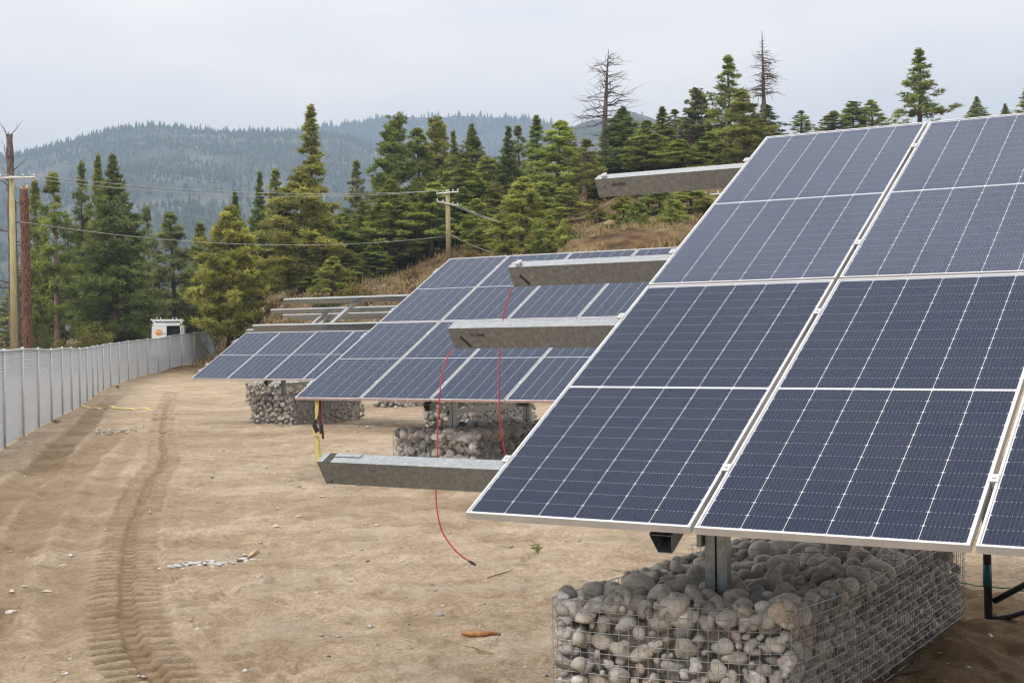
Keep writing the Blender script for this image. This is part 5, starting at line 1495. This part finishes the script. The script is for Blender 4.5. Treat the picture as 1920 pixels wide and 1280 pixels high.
for k in range(26):
    px = 655 + k * 30.5 + rs_.uniform(-12, 12)
    y = np.interp(px, [640, 760, 900, 1060, 1160, 1300, 1450], [390, 330, 330, 330, 330, 300, 270]) + rs_.uniform(-15, 35)
    filler(px, y, rs_.uniform(94, 116), rs_.uniform(100, 135), rs_.choice(['pondA', 'pondB', 'broad', 'pondC', 'firA']), rs_.choice([GREEN, LIGHT, GREEN, OLIVE, DARK]), 'full crowned lower')

for k, (px, y, D, wpx, f) in enumerate(((1030, 400, 78, 60, 'young'), (1060, 415, 72, 54, 'bushy'), (1125, 392, 84, 62, 'young'), (1196, 385, 74, 66, 'bushy'), (1262, 378, 76, 70, 'bushy'), (1326, 372, 78, 70, 'young'), (1010, 420, 74, 50, 'bushy'), (905, 415, 84, 70, 'young'), (940, 400, 88, 80, 'pondB'), (866, 352, 94, 90, 'pondB'), (896, 372, 90, 84, 'pondA'), (926, 345, 95, 90, 'pondC'), (1014, 350, 92, 84, 'pondB'), (1058, 345, 90, 80, 'pondA'), (1120, 340, 96, 80, 'pondB'), (1186, 330, 92, 84, 'pondC'), (1250, 325, 92, 84, 'pondA'), (1306, 310, 94, 90, 'pondB'), (1350, 300, 92, 90, 'pondC'), (600, 500, 86, 70, 'young'), (655, 470, 88, 80, 'young'), (700, 455, 90, 80, 'pondB'), (765, 430, 96, 90, 'pondB'))):
    filler(px, y, D, wpx, f, (GREEN, LIGHT, OLIVE)[k % 3], 'low young')

# dead trees
def snag(label, px, ytop, Y, r0, lean, branches, m, name='dead_tree', cut=False, zb=None, seed=1, top_r=.12):
    rs = np.random.RandomState(seed); top = pix(px, ytop, Y); x = top[0] - lean; b0 = gz(x, Y) if zb is None else zb
    t = thing(name, label, 'dead tree', (x, Y, b0)); h = top[2] - b0
    b = MB(); P = [np.array((lean * (k / 8) ** 1.4 + .02 * rs.randn(), .02 * rs.randn(), h * k / 8 - (.3 if k == 0 else 0))) for k in range(9)]
    n2 = 40; Q = [P[0] + (P[-1] - P[0]) * k / n2 + np.array((lean * ((k / n2) ** 1.4 - k / n2), 0, 0)) for k in range(n2 + 1)]
    b.tube(Q, [r0 * (1 - (1 - top_r) * k / n2) * (1 + .09 * rs.randn() * (top_r > .3)) for k in range(n2 + 1)], 10); b.obj('trunk', m, t, True)
    if cut:
        b = MB(); q = P[-1]; V = []; n = 9
        for k in range(n): V.append(q + np.array((r0 * top_r * .95 * cos(k * 2 * pi / n), r0 * top_r * .95 * sin(k * 2 * pi / n), .04 + .16 * (k % 4 == 1) + .10 * rs.rand())))
        V.append(q + (0, 0, .02)); b.add(V, [(k, (k + 1) % n, n) for k in range(n)]); b.tube([q, q + (0, 0, .06)], r0 * top_r * .98, 9); b.obj('cut_top', M_CUTWOOD, t)
    for (z0, z1, n, Lm, up, fork) in branches:
        for k in range(n):
            s = z0 + (z1 - z0) * (k + rs.rand()) / n; a = rs.rand() * 6.28; L = Lm * (.55 + .6 * rs.rand()) * (1.15 - .55 * (s - z0) / (z1 - z0 + .01))
            o = np.array((lean * s ** 1.4, 0, h * s)); d = np.array((cos(a), sin(a) * .8, up + rs.randn() * .12))
            pts = [o]; 
            for q in range(1, 5): pts.append(o + d * L * q / 4 + np.array((0, 0, .05 * L * sin(q * 1.7 + k) - .04 * L * (q / 4) ** 2)) + rs.randn(3) * .03 * L)
            bb = MB(); rr = max(.02, r0 * .2 * (1 - s * .5)); bb.tube(pts, [rr, rr * .75, rr * .55, rr * .35, .008], 4)
            for f in range(fork):
                i = 1 + rs.randint(3); dd = d + rs.randn(3) * .6; bb.tube([pts[i], pts[i] + dd * L * .22, pts[i] + dd * L * .4 + rs.randn(3) * .05], [rr * .4, rr * .28, .006], 3)
            bb.obj('branch', m, t, True)
    return t
snag('tall bare dead snag with spreading branches on the skyline', 1141, 93, 106, .36, .55, [(.42, .95, 54, 2.3, .10, 5)], M_DEADWOOD, seed=3, top_r=.06)
snag('needle-thin dead top above dark foliage beside the near table corner', 1429, 58, 104, .30, -.1, [(.50, .82, 70, 1.35, .02, 5), (.82, .95, 10, .6, .05, 1)], M_DEADWOOD, seed=4, top_r=.06)
plant_tree(1436, 196, 104.3, 112, 'open', DARK, 'dark ragged pine foliage wrapped round the needle-thin dead top')
snag('broken dead trunk with stub branches behind the left edge pole', 17, 252, 78, .34, -.2, [(.75, .95, 7, 1.6, .7, 0), (.3, .72, 14, 1.9, .1, 2), (.96, 1.0, 3, .9, 1.2, 1)], M_DEADWOOD, seed=8, top_r=.55)
snag('thick red-barked trunk cut off flat beside the left edge pole', 45, 354, 74, .30, -.1, [(.3, .8, 7, 1.5, .1, 2)], M_BARKRED, 'cut_trunk', True, seed=6, top_r=.72)

# ------------------------------------------------------------------ shrubs, dry grass, bank debris
def shrub(px, py, wpx, hpx, Y, col, label, seed, leaf=.10):
    p = pix(px, py, Y); z = gz(p[0], Y); W, H = wpx / FPX * Y, hpx / FPX * Y; rs = np.random.RandomState(seed)
    t = thing('shrub', label, 'shrub', (p[0], Y, z), 'shrubs on the bank')
    st = MB(); C = []
    for k in range(14):
        a = rs.rand() * 6.28; rr = rs.rand() ** .6; tip = np.array((cos(a) * rr * W / 2, sin(a) * rr * W / 2, H * (.55 + .45 * rs.rand()) * (1.1 - .4 * rr)))
        mid = tip * (.5, .5, .55) + rs.randn(3) * .05 * W
        st.tube([(0, 0, -.05), mid, tip], [.02 + .006 * H, .014, .005], 4)
        for j in range(int(26 * (W * H) ** .5)):
            s = .25 + .75 * rs.rand(); c = (mid * (1 - s) * 2 + tip * (2 * s - 1) if s > .5 else mid * 2 * s) + rs.randn(3) * .11 * W ** .8
            if c[2] > .02: C.append(c)
    C = np.array(C); n = len(C); D = rs.randn(n, 3); D /= np.linalg.norm(D, axis=1)[:, None]; S = np.cross(D, rs.randn(n, 3)); S /= np.linalg.norm(S, axis=1)[:, None]
    l = leaf * (.7 + .6 * rs.rand(n, 1))
    V = np.stack([C, C + D * l * .5 + S * l * .35, C + D * l, C + D * l * .5 - S * l * .35], 1).reshape(-1, 3)
    b = MB(); b.v.append(V); b.n = len(V); b.f = [(4 * k, 4 * k + 1, 4 * k + 2, 4 * k + 3) for k in range(n)]; b.m = [0] * n; b.a = list(np.clip(.5 + .22 * rs.randn(n), .02, .98))
    st.obj('stems', M_BARK, t); o = b.obj('leaves', M_LEAF, t); o.color = col
YG = (.17, .17, .035, .2); BR = (.16, .12, .05, .3); GR = (.09, .12, .035, .08); GO = (.48, .30, .02, .1)
SHR = [(168, 640, 100, 104, 82, YG, 'large yellow-green leafy shrub behind the fence under the dark fir'), (85, 640, 90, 80, 84, GR, 'dull green shrub behind the fence right of the cut red trunk'),
       (110, 645, 60, 60, 80, YG, 'yellowish shrub low behind the fence, left of the large one'), (245, 640, 80, 60, 90, GR, 'green shrub behind the fence just left of the van'),
       (357, 632, 26, 24, 96, GO, 'bright golden flowering shrub right of the van'), (392, 625, 60, 56, 92, GR, 'green shrub above the end post of the fence'),
       (440, 628, 70, 60, 86, GR, 'green shrub at the foot of the golden pine'), (664, 535, 44, 52, 76, YG, 'yellow-green shrub on the slope above the bare racks'),
       (690, 545, 34, 40, 74, BR, 'brownish shrub on the slope right of the yellow-green one'), (612, 552, 46, 44, 76, GR, 'small green shrub just above the highest bare rack rail'),
       (885, 470, 52, 60, 80, BR, 'tall brown twiggy shrub right of the middle pole'), (770, 500, 50, 40, 78, BR, 'low brown shrub left of the middle pole foot'),
       (915, 470, 40, 26, 76, YG, 'low olive shrub above the top edge of the second table'), (1085, 428, 56, 60, 72, GR, 'olive shrub below the crooked pine'),
       (1130, 420, 44, 50, 74, BR, 'dark brown shrub left of the bushy young pines'), (1210, 432, 60, 30, 68, GR, 'low green shrub on top of the dirt mound'), (1255, 432, 50, 28, 70, GR, 'low green shrub on the dirt mound near the panel edge'),
       (1110, 395, 40, 30, 92, YG, 'straw coloured shrub in the bright gap by the crooked pine')]
for k, q in enumerate(SHR): shrub(*q[:6], q[6], 30 + k, .12)

def dry_grass():
    rs = np.random.RandomState(9); V = []; F = []; A = []; X = []; Y = []
    N = 12000
    yy = 52 + 85 * rs.rand(N) ** 1.4; px = 360 + 1100 * rs.rand(N); xx = (px - 960) / FPX * yy
    hz = hill_z(xx, yy); keep = (hz > .7) & (fbm(xx * .16, yy * .16, 3) > -.22 + .3 * rs.rand(N) - .12)
    xx, yy = xx[keep], yy[keep]; zz = ground_z(xx, yy); n = len(xx); base = 0
    B = 5
    a = rs.rand(n, B) * 6.28; h = (.18 + .30 * rs.rand(n, 1) ** 2) * (.7 + .6 * rs.rand(n, B)); w_ = .045 + .05 * rs.rand(n, B)
    cx = xx[:, None] + rs.randn(n, B) * .12; cy = yy[:, None] + rs.randn(n, B) * .12; cz = np.repeat(zz[:, None] - .03, B, 1)
    v0 = np.stack([cx - w_ * np.cos(a), cy - w_ * np.sin(a), cz], -1); v1 = np.stack([cx + w_ * np.cos(a), cy + w_ * np.sin(a), cz], -1)
    v2 = np.stack([cx + .5 * h * rs.randn(n, B) * .7, cy + .5 * h * rs.randn(n, B) * .7, cz + h], -1)
    V = np.stack([v0, v1, v2], 2).reshape(-1, 3); m = n * B
    b = MB(); b.v.append(V); b.n = len(V); b.f = [(3 * k, 3 * k + 1, 3 * k + 2) for k in range(m)]; b.m = [0] * m; b.a = list(np.clip(.5 + .25 * rs.randn(m), .02, .98))
    o = kind(b.obj('dry_grass', M_LEAF), 'stuff'); o.color = (.33, .26, .15, .12); o['label'] = 'dry straw grass and weeds covering the bank'; o['category'] = 'grass'
dry_grass()
def bank_debris():
    rs = np.random.RandomState(19); b = MB()
    for k in range(520):
        px = rs.uniform(440, 780); y = rs.uniform(66, 84); x = (px - 960) / FPX * y
        z = hill_z(np.array([x]), np.array([y]))[0]
        if z < .5: continue
        if rs.rand() < .6:
            v, f = STONES2[rs.randint(10)]; r = .06 + .22 * rs.rand() ** 3; b.add((v * r) @ np.array(rand_rot(rs)).T + (x, y, z + r * .2), f, 0, .01 + .98 * rs.rand())
        else:
            d = rs.randn(3) * (.6, .6, .12); b.tube([(x, y, z + .06), np.array((x, y, z + .10)) + d], [.03, .015], 4, 1)
    o = kind(b.obj('bank_debris', [M_BROWNCLOD, M_BARK], None, True), 'stuff'); o['label'] = 'brown clods and dead branches on the dirt bank behind the bare racks'; o['category'] = 'debris'
M_BROWNCLOD = noise_col('brown_clod', (0.10, 0.060, 0.035), (0.24, 0.165, 0.10), 4, 0.95)
bank_debris()
def stake():
    p = pix(1130, 440, 60.5); z = gz(p[0], 60.5); b = MB(); b.tube([(0, 0, -.1), (.02, 0, .32)], [.022, .02], 5); o = b.obj('survey_stake', M_STAKE); o.location = (p[0], 60.5, z); tag(o, 'orange survey stake on top of the dirt mound', 'stake')
stake()
def red_patch(px, py, w_, h_, Y, label, seed):
    """rust-red cut bank face showing between the skyline pines"""
    p = pix(px, py, Y); rs = np.random.RandomState(seed); W, H = w_ / FPX * Y, h_ / FPX * Y
    v, f = ICO3; d = 1 + .18 * np.sin(v @ rs.randn(3) * 3) + .10 * np.sin(v @ rs.randn(3) * 7)
    z = gz(p[0], Y); top = p[2] + H / 2; hh = max(.8, (top - z) )
    b = MB(); b.add(v * d[:, None] * (W / 2, 2.0, hh * .62), f); o = b.obj('earth_mound', M_ROOF, None, True); o.location = (p[0], Y, z + hh * .38); tag(o, label, 'mound')
red_patch(1300, 252, 46, 26, 122, 'rust red earth mound between the skyline pines', 2)

# ------------------------------------------------------------------ haze
def haze():
    b = MB(); b.span((-3600, -400, -14), (3600, 4200, 480))
    m = bpy.data.materials.new('haze'); m.use_nodes = True; t = m.node_tree; t.nodes.clear()
    v = nd(t, 'ShaderNodeVolumePrincipled'); v.inputs['Color'].default_value = (0.54, 0.72, 1.0, 1); v.inputs['Density'].default_value = HAZE_D; v.inputs['Anisotropy'].default_value = 0.2
    out = nd(t, 'ShaderNodeOutputMaterial'); t.links.new(v.outputs[0], out.inputs['Volume'])
    o = kind(b.obj('haze', m), 'stuff'); o['label'] = 'thin bluish smoke haze in the air'; o['category'] = 'haze'
HAZE_D = 0.00040
haze()
